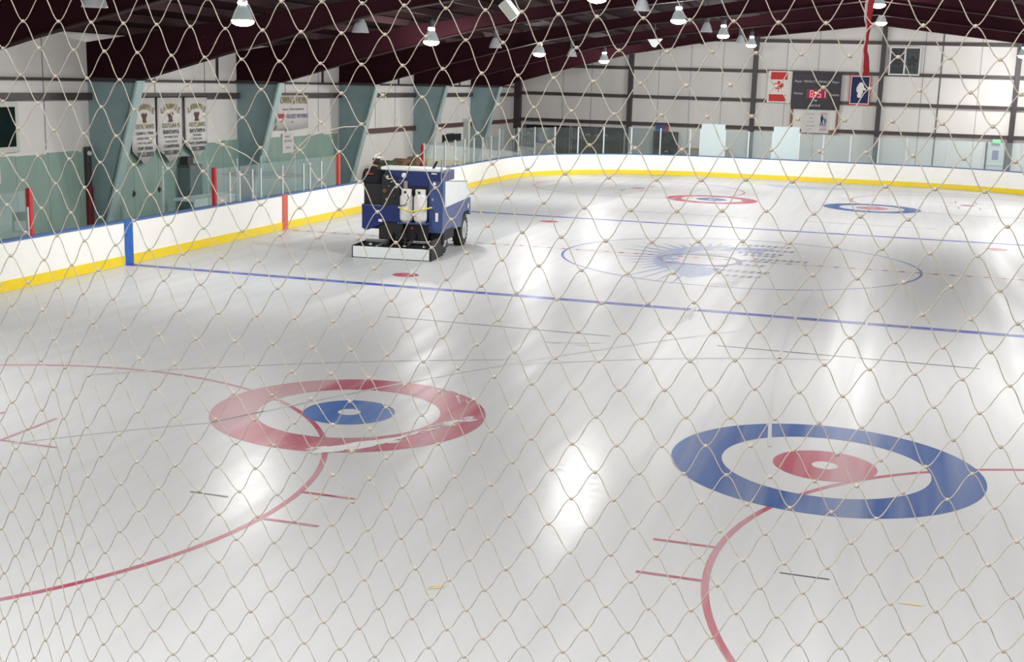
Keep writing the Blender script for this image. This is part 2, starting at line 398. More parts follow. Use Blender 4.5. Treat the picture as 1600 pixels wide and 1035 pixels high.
flat('emblem_letter', bars, M_LOGO2, lg, z=.0043, kind='stuff')
# marks of use
def scraps(name, a, b, wd, n, seed, m=M_SNOW, zz=.004, lab=None, jag=.5, ln=.16):
    random.seed(seed); bm = BM(); a = Vector(a); b = Vector(b); d = (b-a).normalized(); nn = Vector((-d.y, d.x))
    for i in range(n):
        t = random.random(); c = a.lerp(b, t)+nn*random.gauss(0, wd*.35); k = random.randint(5, 8); r = ln*(.3+random.random())
        vs = []
        for q in range(k):
            an = 2*PI*q/k; rr = r*(1-jag*random.random())
            p = c+d*rr*math.cos(an)*1.6+nn*rr*.3*math.sin(an); vs.append(bm.verts.new((p.x, p.y, zz+i*.00002)))
        bm.faces.new(vs)
    return obj(name, bm, m, ICE, label=lab, kind='stuff')
scraps('snow_scrape', (-2.75, -19.3), (-2.05, -18.55), .15, 120, 2, lab='white scraped snow streak over the red ring', ln=.12)
scraps('snow_scrape', (-2.1, -18.55), (-1.75, -17.85), .07, 40, 22, lab='thin scraped snow trail inside the red ring', ln=.09)
scraps('snow_scrape', (-1.8, -17.8), (-1.42, -17.15), .16, 60, 3, lab='white scraped snow patch on the right of the red ring', ln=.07)
scraps('snow_scrape', (-2.4, -15.8), (-1.8, -16.5), .12, 24, 5, ln=.04)
scraps('snow_ridge', (-.02, -9.2), (.05, -7.6), .09, 60, 6, lab='loose white snow lying across the near blue line', ln=.12)
scraps('snow_ridge', (-.3, -5.3), (.5, -3.2), .4, 26, 7, ln=.10)
scraps('snow_ridge', (-1.9, -12.1), (-1.0, -11.7), .3, 12, 8, ln=.10)
scraps('yellow_stain', (-.02, -22.62), (.07, -22.55), .03, 12, 11, M_STAIN, ln=.05)
scraps('yellow_stain', (4.0, -21.46), (4.1, -21.46), .02, 8, 12, M_STAIN, ln=.05)
def ribbon(name, pts, wd, m, z=.0036):
    bm = BM(); V = [Vector(p) for p in pts]; R = []
    for i, p in enumerate(V):
        d = (V[min(i+1, len(V)-1)]-V[max(i-1, 0)]).normalized(); n = Vector((-d.y, d.x))*wd/2
        R.append((bm.verts.new((*(p+n), z)), bm.verts.new((*(p-n), z))))
    for a, b in zip(R, R[1:]): bm.faces.new([a[0], b[0], b[1], a[1]])
    return obj(name, bm, m, ICE)
def arc(p, q, bul, n=24):
    p, q = Vector(p), Vector(q); d = q-p; nn = Vector((-d.y, d.x)); return [tuple(p+d*t+nn*bul*4*t*(1-t)) for t in [i/n for i in range(n+1)]]
ribbon('skate_track', arc((-4.5, -18.7), (-4.15, -17.95), .0), .035, M_BLACK)
ribbon('skate_track', arc((-6.2, -20.4), (-4.5, -18.7), .02), .04, M_GREY)
ribbon('skate_track', arc((-4.15, -17.95), (1.2, -9.5), .03), .05, M_GREY)
ribbon('skate_track', arc((2.4, -17.0), (2.2, -4.0), .02), .05, M_GREY)
ribbon('skate_track', arc((3.1, -15.2), (3.4, -3.0), -.01), .04, M_GREY)
ribbon('skate_track', arc((-7.5, -17.2), (-2.0, -13.6), .04), .06, M_GREY)
ribbon('skate_track', arc((-1.8, -13.9), (2.9, -11.4), .05), .07, M_GREY)

# ---------------------------------------------------------------- walls
bm = BM(); prism(bm, [(YN, -.03), (YW, -.03), (YW, zroof(XW)+.1), (YN, zroof(XW)+.1)], 'x', XW-.15, XW); wl = struct(obj('wall_left', bm, M_WHITE))
bm = BM(); prism(bm, [(YN, -.03), (YW, -.03), (YW, zroof(XE)+.1), (YN, zroof(XE)+.1)], 'x', XE, XE+.15); wr = struct(obj('wall_right', bm, M_WHITE))
gab = [(XW-.15, -.03), (XE+.15, -.03), (XE+.15, zroof(XE)+.1), (XR, zroof(XR)+.1), (XW-.15, zroof(XW)+.1)]
bm = BM(); prism(bm, gab, 'y', YW, YW+.15); wf = struct(obj('wall_far', bm, M_WHITE))
bm = BM(); prism(bm, gab, 'y', YN-.15, YN); struct(obj('wall_near', bm, M_WHITE))
bm = BM(); prism(bm, [(XW-.15, zroof(XW)), (XR, zroof(XR)), (XE+.15, zroof(XE)), (XE+.15, zroof(XE)+.2), (XR, zroof(XR)+.2), (XW-.15, zroof(XW)+.2)], 'y', YN-.15, YW+.15)
ceil = struct(obj('ceiling', bm, M_ROOF))
for i in range(-12, 13):                       # purlins under the roof, running the length of the hall
    x = XR+i*1.5
    if XW+.3 < x < XE-.3:
        bobj('purlin', (x-.04, x+.04, YN, YW, zroof(x)-.2, zroof(x)-.01), M_PURLIN, ceil)
# girts and seams of the left wall
for z, m, h in ((3.62, M_GIRT, .18), (4.10, M_COL, .07)):
    bobj('girt', (XW, XW+.14, YN, YW, z, z+h), m, wl)
bobj('girt', (XW, XW+.14, 11.5, YW, 2.2, 2.38), M_GIRTB, wl)
y = YN+.4
while y < 11.0:                                # teal plywood lining along the lower wall
    bobj('wall_panel', (XW, XW+.045, y+.006, y+1.214, 0, 2.30+.02*math.sin(y*3)), M_TEAL, wl); y += 1.22
for yy in (-9.6, -5.9, -1.0, 1.7, 7.0, 9.6, 14.9, 17.0, 22.6, 30.8):
    bobj('panel_seam', (XW, XW+.012, yy-.012, yy+.012, 2.4, zroof(XW)), M_INKG, wl)
for yy in (-7.6, 2.4, 9.9, 17.3, 25.1):
    bobj('brace', (XW+.02, XW+.07, yy-.03, yy+.03, 4.15, zroof(XW)), M_COL, wl)
for z, y0 in ((.95, -6.4), (1.02, -1.3), (1.38, .9)): pass
random.seed(5)
for yy, zz in ((-2.25, 1.02), (-.98, 1.05), (.78, 1.16)):
    bm = BM(); pts = []
    for k in range(14):
        r = (.12 if k % 2 else .055)*(.8+.4*random.random()); pts.append((yy+r*math.cos(2*PI*k/14), zz+r*math.sin(2*PI*k/14)))
    prism(bm, pts, 'x', XW+.045, XW+.05); obj('puck_dent', bm, M_DARK, wl)
# far wall: girts, columns, seams
for z, h in ((2.30, .17), (3.74, .17), (5.24, .17), (6.80, .17)):
    half = XR+(8.19-z-.1)/.15
    bobj('girt', (max(XW, 2*XR-half), min(XE, half), YW-.16, YW, z, z+h), M_GIRT, wf)
for x in (-10.1, -3.5, 2.88, 9.33, 15.8):
    bobj('wall_column', (x-.12, x+.12, YW-.34, YW, 0, zroof(x)-.1), M_COL, wf)
bobj('wall_column', (XW, XW+.35, YW-.4, YW, 0, zroof(XW)), M_COL, wf)
for x in (-13.9, -12.3, -8.6, -6.9, -5.2, -1.9, -.3, 4.9, 7.6):
    bobj('panel_seam', (x-.012, x+.012, YW-.012, YW, 0, zroof(x)), M_INKG, wf)
bobj('conduit', (5.72, 5.76, YW-.05, YW-.01, 0, 7.6), M_COL, wf)
bobj('conduit', (14.0, 14.04, YW-.05, YW-.01, 0, 6.4), M_COL, wf)
# ---------------------------------------------------------------- steel portal frames
colpts = lambda s: [(XR+s*(XR-XW), 0), (XR+s*(XR+16.22), 0), (XR+s*(XR+15.05), 4.15), (XR+s*(XR-XW), 4.15)]
under = [(-15.05, 4.15), (-12.3, 4.93), (-8.5, 5.88), (-5.0, 6.48), (-2.2, 6.80), (XR, 7.36)]
FR_Y = [-35.1, -27.35, -19.6, -11.85, -4.1, 3.65, 11.4, 19.15, 26.9]
ordw = ['ninth', 'eighth', 'seventh', 'sixth', 'fifth', 'fourth', 'third', 'second', 'first']
for k, fy in enumerate(FR_Y):
    fr = thing('portal_frame', 'tall steel frame, teal column and dark red rafter, %s counting from the far wall' % ordw[k], 'steel frame', (XR, fy, 0), group=None)
    for s in (-1, 1):
        mx = lambda x: (s*(x-XR) if s > 0 else (x-XR))
        f = lambda pts: [((x-XR)*(1 if s < 0 else -1), z) for x, z in pts]
        bm = BM(); prism(bm, f([(XW+.01, 0), (-16.22, 0), (-15.05, 4.15), (XW+.01, 4.15)]), 'y', -.012, .012); obj('column_web', bm, M_TEALF, fr)
        bm = BM(); prism(bm, f([(-16.22, 0), (-16.16, 0), (-14.99, 4.15), (-15.05, 4.15)]), 'y', -.16, .16); obj('column_flange', bm, M_TEALL, fr)
        top = [(XR, zroof(XR)-.21), (-15., zroof(-15)-.21), (XW+.01, zroof(XW)-.21)]
        bm = BM(); prism(bm, f([(XW+.01, 4.16)]+under+top), 'y', -.012, .012); obj('rafter_web', bm, M_MAROON, fr)
        for a, b in zip(under, under[1:]):
            pass
        bm = BM(); prism(bm, f(under+[(x, z+.03) for x, z in under[::-1]]), 'y', -.12, .12); obj('rafter_flange', bm, M_PURLIN, fr)
        bm = BM(); prism(bm, f([(XW+.01, 4.10), (-15.03, 4.10), (-15.0, 4.2), (XW+.01, 4.2)]), 'y', -.1, .1); obj('knee_stiffener', bm, M_COL, fr)

# ---------------------------------------------------------------- dasher boards
HB = 1.02
db = thing('dasher_boards', 'white dasher boards with yellow kick plate and blue cap rail around the ice', 'rink boards')
def band(name, o0, o1, z0, z1, m, parent=None):
    bm = BM(); a = outline(W+o0, L+o0, RC+o0, 24); b = outline(W+o1, L+o1, RC+o1, 24); n = len(a)
    V = [[bm.verts.new((*p, z)) for p in ring] for ring, z in ((a, z0), (b, z0), (b, z1), (a, z1))]
    for i in range(n):
        j = (i+1) % n
        for q in range(4): bm.faces.new([V[q][i], V[q][j], V[(q+1) % 4][j], V[(q+1) % 4][i]])
    return obj(name, bm, m, parent)
band('board_face', .0, .12, 0, HB-.03, M_BOARD, db)
band('kick_plate', -.012, .0, .012, .23, M_KICK, db)
band('cap_rail', -.015, .16, HB-.03, HB+.012, M_CAP, db)
for s in (-1, 1):
    for yy, m, nm, lb in ((-BLUE_Y, M_STR_B, 'blue_stripe', 'near blue stripe up the boards'), (BLUE_Y, M_STR_B, 'blue_stripe', 'far blue stripe up the boards'), (0, M_STR_R, 'red_stripe', 'red centre stripe up the boards')):
        x = s*(W-.014); bobj(nm, (min(x, x-s*.004), max(x, x-s*.004), yy-.16, yy+.16, .005, HB+.0), m, db, label=lb)
# glass along the left boards and round the far end
def pane(a, b, z1, m, name='glass_pane', z0=HB+.012, gap=.02, lab=None):
    a, b = Vector(a), Vector(b); d = (b-a).normalized(); n = Vector((-d.y, d.x))*.006; a2, b2 = a+d*gap, b-d*gap
    bm = BM(); prism(bm, [tuple(a2+n), tuple(b2+n), tuple(b2-n), tuple(a2-n)], 'z', z0, z1); return obj(name, bm, m, db, label=lab)
def post(p, z1, m=M_ALU, r=.022, name='stanchion', lab=None, z0=HB+.012):
    return bobj(name, (p[0]-r, p[0]+r, p[1]-r, p[1]+r, z0, z1), m, db, label=lab)
XG = -(W+.07)
for ys in ([-25.4+1.19*i for i in range(13)]+[-11.2],):
    for a, b in zip(ys, ys[1:]): pane((XG, a), (XG, b), 1.95, M_GLASS)
    for yy in ys[:-1]: post((XG, yy), 1.62 if yy > -13 else 1.93)
for yy, m in ((-11.05, M_PAD), (-3.79, M_PAD), (3.81, M_PADO), (11.23, M_PAD)):
    bobj('padded_post', (XG-.05, XG+.05, yy-.055, yy+.055, HB+.012, 2.0), m, db, label='red padded post', bevel=.015)
ys = [-3.7, -3.0, -2.48, -1.30, 0., 1.34, 2.56, 3.7]
for a, b in zip(ys, ys[1:]): pane((XG, a), (XG, b), 1.97, M_GLASS)
for yy in ys[1:-1]+[-1.77, 1.77]: post((XG, yy), 1.84)
for yy in (-3.79, -1.55, .1, 1.55, 3.81):       # dividers of the penalty boxes behind
    bm = BM(); box(bm, XG-1.5, XG-.06, yy-.006, yy+.006, .9, 1.95); obj('divider_pane', bm, M_GLASS, db)
    post((XG-1.52, yy), 1.97, z0=0)
# the far stretch and round both corners, measured along the board line
path = [(XG, 11.35)]
ys = [11.35+1.18*i for i in range(1, 9)]
path += [(XG, y) for y in ys]
ro = RC+.07
for k in range(1, 9):
    a = math.radians(180-k*90/9); path.append((-W+RC+ro*math.cos(a), L-RC+ro*math.sin(a)))
fx = [-3.9+.0, ]
far_y = L+.07
path2 = [(-4.55-.0, far_y)]
farx = [-4.32, -3.15, -1.98, -.69, .47, 1.76, 3.08, 4.37]
path += [(-5.54, far_y*.0+L-RC+math.sqrt(ro**2-(max(0, (-W+RC)-(-5.54)))**2))]
full = path+[(x, far_y) for x in farx]
for k in range(1, 9):
    a = math.radians(90-k*90/8); full.append((W-RC+ro*math.cos(a), L-RC+ro*math.sin(a)))
full += [(W+.07, L-RC-1.2*i) for i in range(1, 12)]
for i, (a, b) in enumerate(zip(full, full[1:])):
    bright = abs(a[0]+5.54) < .05 or abs(a[0]+1.98) < .05
    zt = 2.02 if i < 8 else (2.3 if i < 17 else 2.3)
    if bright: pane(a, b, 2.62, M_FROST, lab='taller bright cloudy pane')
    else: pane(a, b, zt, M_GLASS if i < 17 else M_GLASSF)
    post(a, zt+.03, r=.028)

# ---------------------------------------------------------------- lamps
def lamp(label, lit, x, y, zb, group, d=.46):
    t = thing('high_bay_lamp' if lit else 'unlit_high_bay_lamp', label, 'lamp', (x, y, zb), 0, group)
    r = d/2
    bm = BM(); lathe(bm, [(r, 0), (r*.97, .02), (r*.86, .10), (r*.66, .22), (r*.42, .31), (r*.38, .33)], n=24, cap=False)
    sh = obj('shade', bm, M_SHADE if lit else M_SHADEU, t, smooth=True)
    md = sh.modifiers.new('solid', 'SOLIDIFY'); md.thickness = .006; md.offset = 0
    if lit:
        bm = BM(); lathe(bm, [(r*.40, .335), (r*.44, .36), (r*.40, .40)], n=16); obj('neck_glow', bm, M_LENS, t, label='bright vented neck')
    else:
        bm = BM(); lathe(bm, [(r*.38, .33), (r*.36, .40)], n=16); obj('neck', bm, M_BALL, t)
    bm = BM(); lathe(bm, [(r*.34, .40), (r*.42, .43), (r*.42, .60), (r*.25, .66), (.03, .68)], n=16); obj('ballast', bm, M_BALL, t, smooth=False)
    zr = zroof(x)-.02-zb
    if zr > .7: bm = BM(); tube(bm, [(0, 0, .67), (0, 0, zr)], .012, 6); obj('hanging_rod', bm, M_BALL, t)
    if lit:
        bm = BM(); lathe(bm, [(.02, -.10), (r*.6, -.085), (r*.9, -.05), (r*1.02, .0), (r*1.0, .02)], n=24, cap=True); obj('lens', bm, M_LENS, t, smooth=True, label='glowing lens')
        ld = bpy.data.lights.new('lamp_light', 'AREA'); ld.shape = 'DISK'; ld.size = d*.9; ld.energy = LAMP_POWER; ld.color = LAMP_COLOR; ld.spread = math.radians(165)
        lo = bpy.data.objects.new('lamp_light', ld); C.objects.link(lo); lo.parent = t; lo.location = (0, 0, -.11)
        ld = bpy.data.lights.new('lamp_side_light', 'POINT'); ld.shadow_soft_size = .1; ld.energy = LAMP_SIDE; ld.color = LAMP_COLOR
        lo = bpy.data.objects.new('lamp_side_light', ld); C.objects.link(lo); lo.parent = t; lo.location = (0, 0, -.23)
    else:
        bm = BM(); lathe(bm, [(.01, .05), (r*.5, .05), (r*.5, .09)], n=16); obj('lens', bm, M_SHADEU, t)
    return t
ordn = ['nearest', 'second nearest', 'third nearest', 'farthest']
for i, y in enumerate((-8.9, 2.1, 13.7, 24.8)):
    lamp('lit bell lamp hanging in the left row, %s in view' % ordn[i], True, -9.4, y, 5.46, 'lit lamps of the left row')
for i, y in enumerate((6.0, 16.5, 26.5)):
    lamp('lit bell lamp in the row left of the ridge, %s in view' % (['nearest', 'middle one', 'farthest'][i]), True, -2.9, y, 6.36, 'lit lamps left of the ridge')
for i, y in enumerate((10.9, 21.8)):
    lamp('lit bell lamp under the ridge beside the red hanging sash, %s' % ('upper in the photo' if i == 0 else 'lower in the photo'), True, 2.8, y, 7.2, 'lit lamps under the ridge')
lamp('lit bell lamp cut by the right edge in front of the far wall', True, 9.2, 31.3, 6.28, None)
for x, z, yy in ((-9.4, 5.46, (-20.0, -31.)), (-3.3, 6.36, (-3.2, -27.)), (2.8, 7.2, (-12.5, -26.5, -33.5)), (9.2, 6.28, (20.5, 9.5, -12.5, -23.5)), (15.2, 5.5, (26, 15, 4, -7, -18))):  # unseen lamps, spots chosen to even out the ice and light the net
    rown = {-9.4: 'left row', -3.3: 'row left of the ridge', 2.8: 'ridge row', 9.2: 'row right of the ridge', 15.2: 'right wall row'}[x]
    for k_, y in enumerate(yy): lamp('unseen lit bell lamp outside the picture, %s, %s from the far end' % (rown, ['first', 'second', 'third', 'fourth', 'fifth'][k_]), True, x, y, z, 'unseen lit lamps outside the picture')
for i, y in enumerate((-13.9, -2.95, 8.2, 18.7)):
    lamp('unlit grey bell lamp between lit ones of the left row, %s in view' % ordn[i], False, -9.4, y, 5.42 if i == 0 else 5.5, 'unlit lamps of the left row', .43)
for i, y in enumerate((.25, 12.0, 22.2)):
    lamp('unlit grey bell lamp in the row left of the ridge, %s in view' % (['nearest', 'middle one', 'farthest'][i]), False, -2.9, y, 6.3, 'unlit lamps left of the ridge', .42)

# ---------------------------------------------------------------- things under the roof
t = thing('loudspeaker', 'white box loudspeaker tilted below the roof at the top edge', 'loudspeaker', (-5.34, -3.5, 6.08), 0)
Mx = Matrix.Rotation(math.radians(-38), 4, 'Y') @ Matrix.Rotation(math.radians(15), 4, 'X')
bm = BM(); box(bm, -.12, .12, -.2, .2, -.24, .24, Mx); obj('cabinet', bm, M_ZW, t, bevel=.02)
bm = BM(); box(bm, -.10, .10, -.206, -.2, -.22, .22, Mx); obj('grille', bm, M_FRAMEP, t)
bm = BM(); tube(bm, [(0, 0, .2), (0, 0, zroof(-5.34)-6.1)], .015, 6); obj('bracket', bm, M_BALL, t)
t = thing('wedge_loudspeaker', 'small white wedge-shaped loudspeaker hanging left of the gable', 'loudspeaker', (-5.75, 17.6, 6.05), 0)
bm = BM(); prism(bm, [(-.26, .16), (.3, .2), (.02, -.14), (-.06, -.12)], 'y', -.15, .15); obj('cabinet', bm, M_ZW, t)
bm = BM(); tube(bm, [(0, 0, .15), (0, 0, zroof(-6.03)-6.12)], .012, 6); obj('bracket', bm, M_BALL, t)
# red and white sash hanging from a rafter
sx, sy = 2.63, 6.0
t = thing('hanging_sash', 'long red sash with a white edge hanging from the roof ridge', 'sash', (sx, sy, 4.87))
random.seed(8)
for x0, x1, m, nm in ((-.03, .14, M_FLAGR, 'red_cloth'), (-.11, -.03, M_FLAGW, 'white_edge')):
    bm = BM(); V = []
    for i in range(22):
        z = i*.145; wob = .02*math.sin(i*.9)+.012*math.sin(i*2.1); yy = .03*math.sin(i*.7); k = .7+.3*math.sin(i*.5+1)
        V.append((bm.verts.new((x0*k+wob, yy, z)), bm.verts.new((x1*k+wob, yy+.03, z))))
    for a, b in zip(V, V[1:]): bm.faces.new([a[0], a[1], b[1], b[0]])
    o = obj(nm, bm, M_PAD if m is M_FLAGR else m, t); s_ = o.modifiers.new('solid', 'SOLIDIFY'); s_.thickness = .01

# ---------------------------------------------------------------- far wall things
yw = YW-.17
t = thing('scoreboard', 'dark scoreboard with red digits reading 8:51 on the far wall', 'scoreboard', (0, 0, 0))
bobj('cabinet', (-1.53, .93, yw-.22, yw, 3.46, 5.30), M_SB, t, bevel=.02)
f = yw-.225
for x, s_ in ((-1.22, 'Player'), (-.62, 'PENALTY'), (.12, 'PENALTY'), (.66, 'Player')): text_obj('lettering', s_, .155, M_far(x, 4.86, f), M_PRINTW, t)
text_obj('lettering', 'Home', .18, M_far(-1.2, 4.25, f), M_PRINTW, t); text_obj('lettering', 'Guests', .18, M_far(.62, 4.22, f), M_PRINTW, t)
text_obj('lettering', 'period', .2, M_far(-.33, 3.66, f), M_PRINTW, t, sx=1.05)
bobj('clock_window', (-.78, .28, f-.005, f+.004, 4.0, 4.48), M_LEDD, t)
bobj('period_digit', (-.36, -.22, f-.008, f, 3.88, 3.93), M_PRINTW, t)
SEG = {'8': 'abcdefg', '5': 'acdfg', '1': 'bc'}
def digit(x, ch):
    w_, h_, z0, th = .16, .34, 4.07, .032; bm = BM()
    R = {'a': (0, w_, h_-th, h_), 'g': (0, w_, h_/2-th/2, h_/2+th/2), 'd': (0, w_, 0, th), 'f': (0, th, h_/2, h_), 'b': (w_-th, w_, h_/2, h_), 'e': (0, th, 0, h_/2), 'c': (w_-th, w_, 0, h_/2)}
    for c in SEG[ch]: a = R[c]; box(bm, x+a[0], x+a[1], f-.014, f-.004, z0+a[2], z0+a[3])
    obj('digit', bm, M_LED, t, label='glowing red digit %s' % ch)
digit(-.60, '8'); digit(-.20, '5'); digit(.02, '1')
bm = BM(); box(bm, -.36, -.29, f-.014, f-.004, 4.27, 4.34); box(bm, -.36, -.29, f-.014, f-.004, 4.11, 4.18); obj('colon', bm, M_LEDY, t, label='amber colon')
t = thing('scoreboard_stand', 'rusty brown timber legs below the scoreboard', 'stand')
bobj('leg', (-1.52, -1.40, yw-.12, yw-.02, 2.38, 3.46), M_RUST, t); bobj('leg', (.80, .90, yw-.12, yw-.02, 2.3, 3.46), M_RUST, t)
bobj('crossbar', (.47, .9, yw-.1, yw-.02, 2.24, 2.42), M_RUST, t); bobj('back_panel', (-1.40, .80, yw-.04, yw-.0, 2.42, 3.45), M_WHITE, t)
t = thing('skaters_poster', 'white poster with two blue skaters hung below the scoreboard', 'poster')
bobj('sheet', (-.92, .50, yw-.07, yw-.05, 2.25, 3.42), M_BANNER, t)
bobj('picture', (.0, .36, yw-.075, yw-.07, 2.35, 3.32), mat('picture ground', (206, 196, 200), .7), t)
f2 = yw-.077
def figure(x, z, s, m):
    bm = BM()
    for pl in ([(-.06, .30), (.06, .30), (.09, .62), (.0, .66), (-.09, .6)], [(-.05, .32), (.0, .32), (-.05, .0), (-.11, .0)], [(.0, .32), (.06, .32), (.1, .0), (.04, .0)], [(.06, .58), (.2, .40), (.17, .36), (.04, .5)], [(-.045, .67), (.045, .67), (.05, .76), (-.045, .76)]):
        prism(bm, [(x+a*s, z+b*s) for a, b in pl], 'y', f2-.003, f2+.001)
    obj('skater', bm, m, t)
figure(.09, 2.62, .75, M_FLAGB); figure(.26, 2.6, .58, mat('mid blue ink', (84, 110, 160), .7))
text_obj('lettering', 'HOCKEY', .09, M_far(.18, 3.25, f2), M_CREST, t); text_obj('lettering', 'LARAMIE', .09, M_far(.18, 2.43, f2), M_CREST, t)
for z, s_ in ((3.2, 'SUPPORT'), (3.0, 'THE'), (2.8, 'YOUTH'), (2.6, 'PROGRAM'), (2.45, 'ICE')): text_obj('lettering', s_, .10, M_far(-.48, z, f2), M_INKG, t)
# flags
t = thing('canada_flag', 'red and white maple leaf flag hung sideways left of the scoreboard', 'flag')
bobj('backing', (-2.80, -1.56, yw-.03, yw, 3.74, 5.36), M_FLAGW, t)
bobj('white_field', (-2.66, -1.80, yw-.045, yw-.03, 3.8, 5.3), M_FLAGW, t)
bobj('red_band', (-2.66, -1.80, yw-.05, yw-.045, 4.92, 5.3), M_FLAGR, t); bobj('red_band', (-2.70, -1.84, yw-.05, yw-.045, 3.8, 4.16), M_FLAGR, t)
leaf = [(0, 1), (.14, .72), (.32, .8), (.26, .36), (.5, .58), (.58, .44), (.92, .5), (.8, .22), (.96, .1), (.5, -.22), (.56, -.42), (.06, -.34), (.08, -.8)]
leaf = leaf+[(-x, z) for x, z in leaf[::-1][:-1]]
bm = BM(); prism(bm, [(-2.23+x*.28, 4.56+z*.34) for x, z in leaf], 'y', yw-.052, yw-.045); obj('maple_leaf', bm, M_FLAGR, t)
t = thing('bison_flag', 'navy flag with red and white border and white bison right of the scoreboard', 'flag')
bobj('red_border', (1.35, 2.40, yw-.03, yw, 3.74, 5.26), M_FLAGR, t); bobj('white_border', (1.40, 2.35, yw-.036, yw-.03, 3.79, 5.21), M_FLAGW, t); bobj('blue_field', (1.44, 2.31, yw-.042, yw-.036, 3.83, 5.17), M_FLAGB, t)
bis = [(-.02, .45), (.12, .46), (.22, .34), (.26, .18), (.40, .06), (.34, -.02), (.20, .0), (.22, -.14), (.14, -.3), (.12, -.46), (-.1, -.44), (-.13, -.3), (-.1, -.18), (-.2, -.05), (-.2, .12), (-.12, .3)]
bm = BM(); prism(bm, [(1.86+a*.8, 4.50+b*.85) for a, b in bis], 'y', yw-.048, yw-.042); obj('bison', bm, M_FLAGW, t)
# twin fan louvre
t = thing('twin_fan', 'square grey frame with two dark round fans high on the far wall', 'ventilation fan', (3.95, YW-.2, 5.30))
yb = 0
bm = BM(); box(bm, -.76, .76, -.04, .04, 0, .07); box(bm, -.76, .76, -.04, .04, 1.34, 1.41); box(bm, -.76, -.69, -.04, .04, .07, 1.34); box(bm, .69, .76, -.04, .04, .07, 1.34); obj('frame', bm, M_ALU, t)
bobj('mullion', (-.045, .035, -.04, .04, .07, 1.34), M_ALU, t)
for cx_, cc in ((-.37, (44, 46, 56)), (.36, (60, 68, 66))):
    hs = bobj('housing', (cx_-.32, cx_+.32, .0, .02, .07, 1.34), mat('fan housing %d' % cc[0], cc, .5, var=.4, scale=5), t)
    bm = BM(); n = 28
    ringv = []
    for i in range(n):
        a = 2*PI*i/n; ringv.append((bm.verts.new((cx_+.30*math.cos(a), -.03, .7+.30*math.sin(a))), bm.verts.new((cx_+.27*math.cos(a), -.03, .7+.27*math.sin(a)))))
    for i in range(n): a, b = ringv[i], ringv[(i+1) % n]; bm.faces.new([a[0], b[0], b[1], a[1]])
    obj('fan_ring', bm, M_BALL, t)
    for q in range(5):
        a = 2*PI*q/5+.3; bm = BM(); c, s_ = math.cos(a), math.sin(a)
        pl = [(.04, -.03), (.26, -.10), (.27, .06), (.05, .03)]
        prism(bm, [(cx_+u*c-v*s_, .7+u*s_+v*c) for u, v in pl], 'y', -.025, -.01); obj('blade', bm, M_SB, t)
# exit door and sign
t = struct(bobj('door_1', (8.30, 9.12, YW-.10, YW-.04, 0, 2.02), M_DOOR))
bobj('door_frame', (8.2, 8.3, YW-.16, YW-.0, 0, 2.12), M_COL, t); bobj('door_frame', (9.12, 9.2, YW-.16, YW, 0, 2.12), M_COL, t); bobj('door_notice', (8.55, 8.85, YW-.11, YW-.10, 1.25, 1.72), M_PURP, t)
bobj('push_bar', (8.36, 9.06, YW-.14, YW-.10, .98, 1.05), M_ALU, t)
t = thing('exit_sign', 'small glowing green exit sign above the far door', 'exit sign', (8.69, YW-.2, 2.08))
bobj('case', (-.2, .2, -.03, .03, 0, .2), M_FRAMEP, t); bobj('glow_face', (-.18, .18, -.036, -.03, .02, .18), M_SIGNG, t); text_obj('lettering', 'EXIT', .15, M_far(0, .1, -.038), M_FLAGW, t)
# equipment racks behind the far glass, left
random.seed(12)
cols = [(44, 44, 50), (60, 56, 48), (52, 60, 72), (74, 66, 52), (38, 46, 44), (92, 92, 96), (70, 44, 44), (56, 62, 60)]
cm = [mat('gear cloth %d' % i, c, .8, var=.4, scale=7) for i, c in enumerate(cols)]
def rack(x0, x1, ztop, label, nx, group):
    t = thing('equipment_rack', label, 'rack', (x0, YW-.8, 0)); w_ = x1-x0
    bobj('back_panel', (0, w_, .55, .58, 0, ztop), M_DARK, t)
    for zz in (.1, .75, 1.4, ztop-.03): bobj('shelf', (0, w_, 0, .55, zz, zz+.04), M_DARK, t)
    for k in range(nx+1): xx = min(w_-.05, w_*k/nx); bobj('upright', (xx, xx+.05, -.02, .04, 0, ztop), M_COL, t)
    where = group[12:]; nth = ['first', 'second', 'third', 'fourth', 'fifth', 'sixth', 'seventh', 'eighth']; cn = ['charcoal', 'olive brown', 'slate', 'khaki', 'dark green', 'grey', 'dark red', 'grey green']
    for zz in (.79, 1.44):
        x = x0+.12; nb = 0
        while x < x1-.66:
            ww = .28+.3*random.random(); hh = .25+.28*random.random()
            ci = random.randrange(len(cm)); nb += 1
            b = thing('gear_bag', '%s gear bag, %s from left, %s shelf of the %s' % (cn[ci], nth[nb-1], 'upper' if zz > 1 else 'lower', where), 'bag', (x+ww/2, YW-.55, zz+.001), 0, group)
            bm = BM(); prism(bm, [(-ww/2, 0), (ww/2, 0), (ww/2*.95, hh*.7), (ww*.25, hh), (-ww*.28, hh*.95), (-ww/2*.95, hh*.6)], 'y', -.2, .2)
            obj('bag_body', bm, cm[ci], b, bevel=.03)
            bm = BM(); tube(bm, [(-ww*.2, -.21, hh*.55), (-ww*.12, -.23, hh*.8), (ww*.12, -.23, hh*.8), (ww*.2, -.21, hh*.55)], .012, 5); obj('strap', bm, M_ALU if random.random() < .3 else M_DARK, b)
            x += ww+.03
rack(-15.9, -13.4, 2.1, 'dark equipment rack in the far left corner behind glass', 2, 'gear bags on the corner rack')
rack(-13.2, -10.35, 2.1, 'dark equipment rack left of the first far wall column', 2, 'gear bags on the long rack')
rack(-8.6, -7.35, 2.0, 'narrow dark rack right of the first far wall column', 1, 'gear bags on the narrow rack')
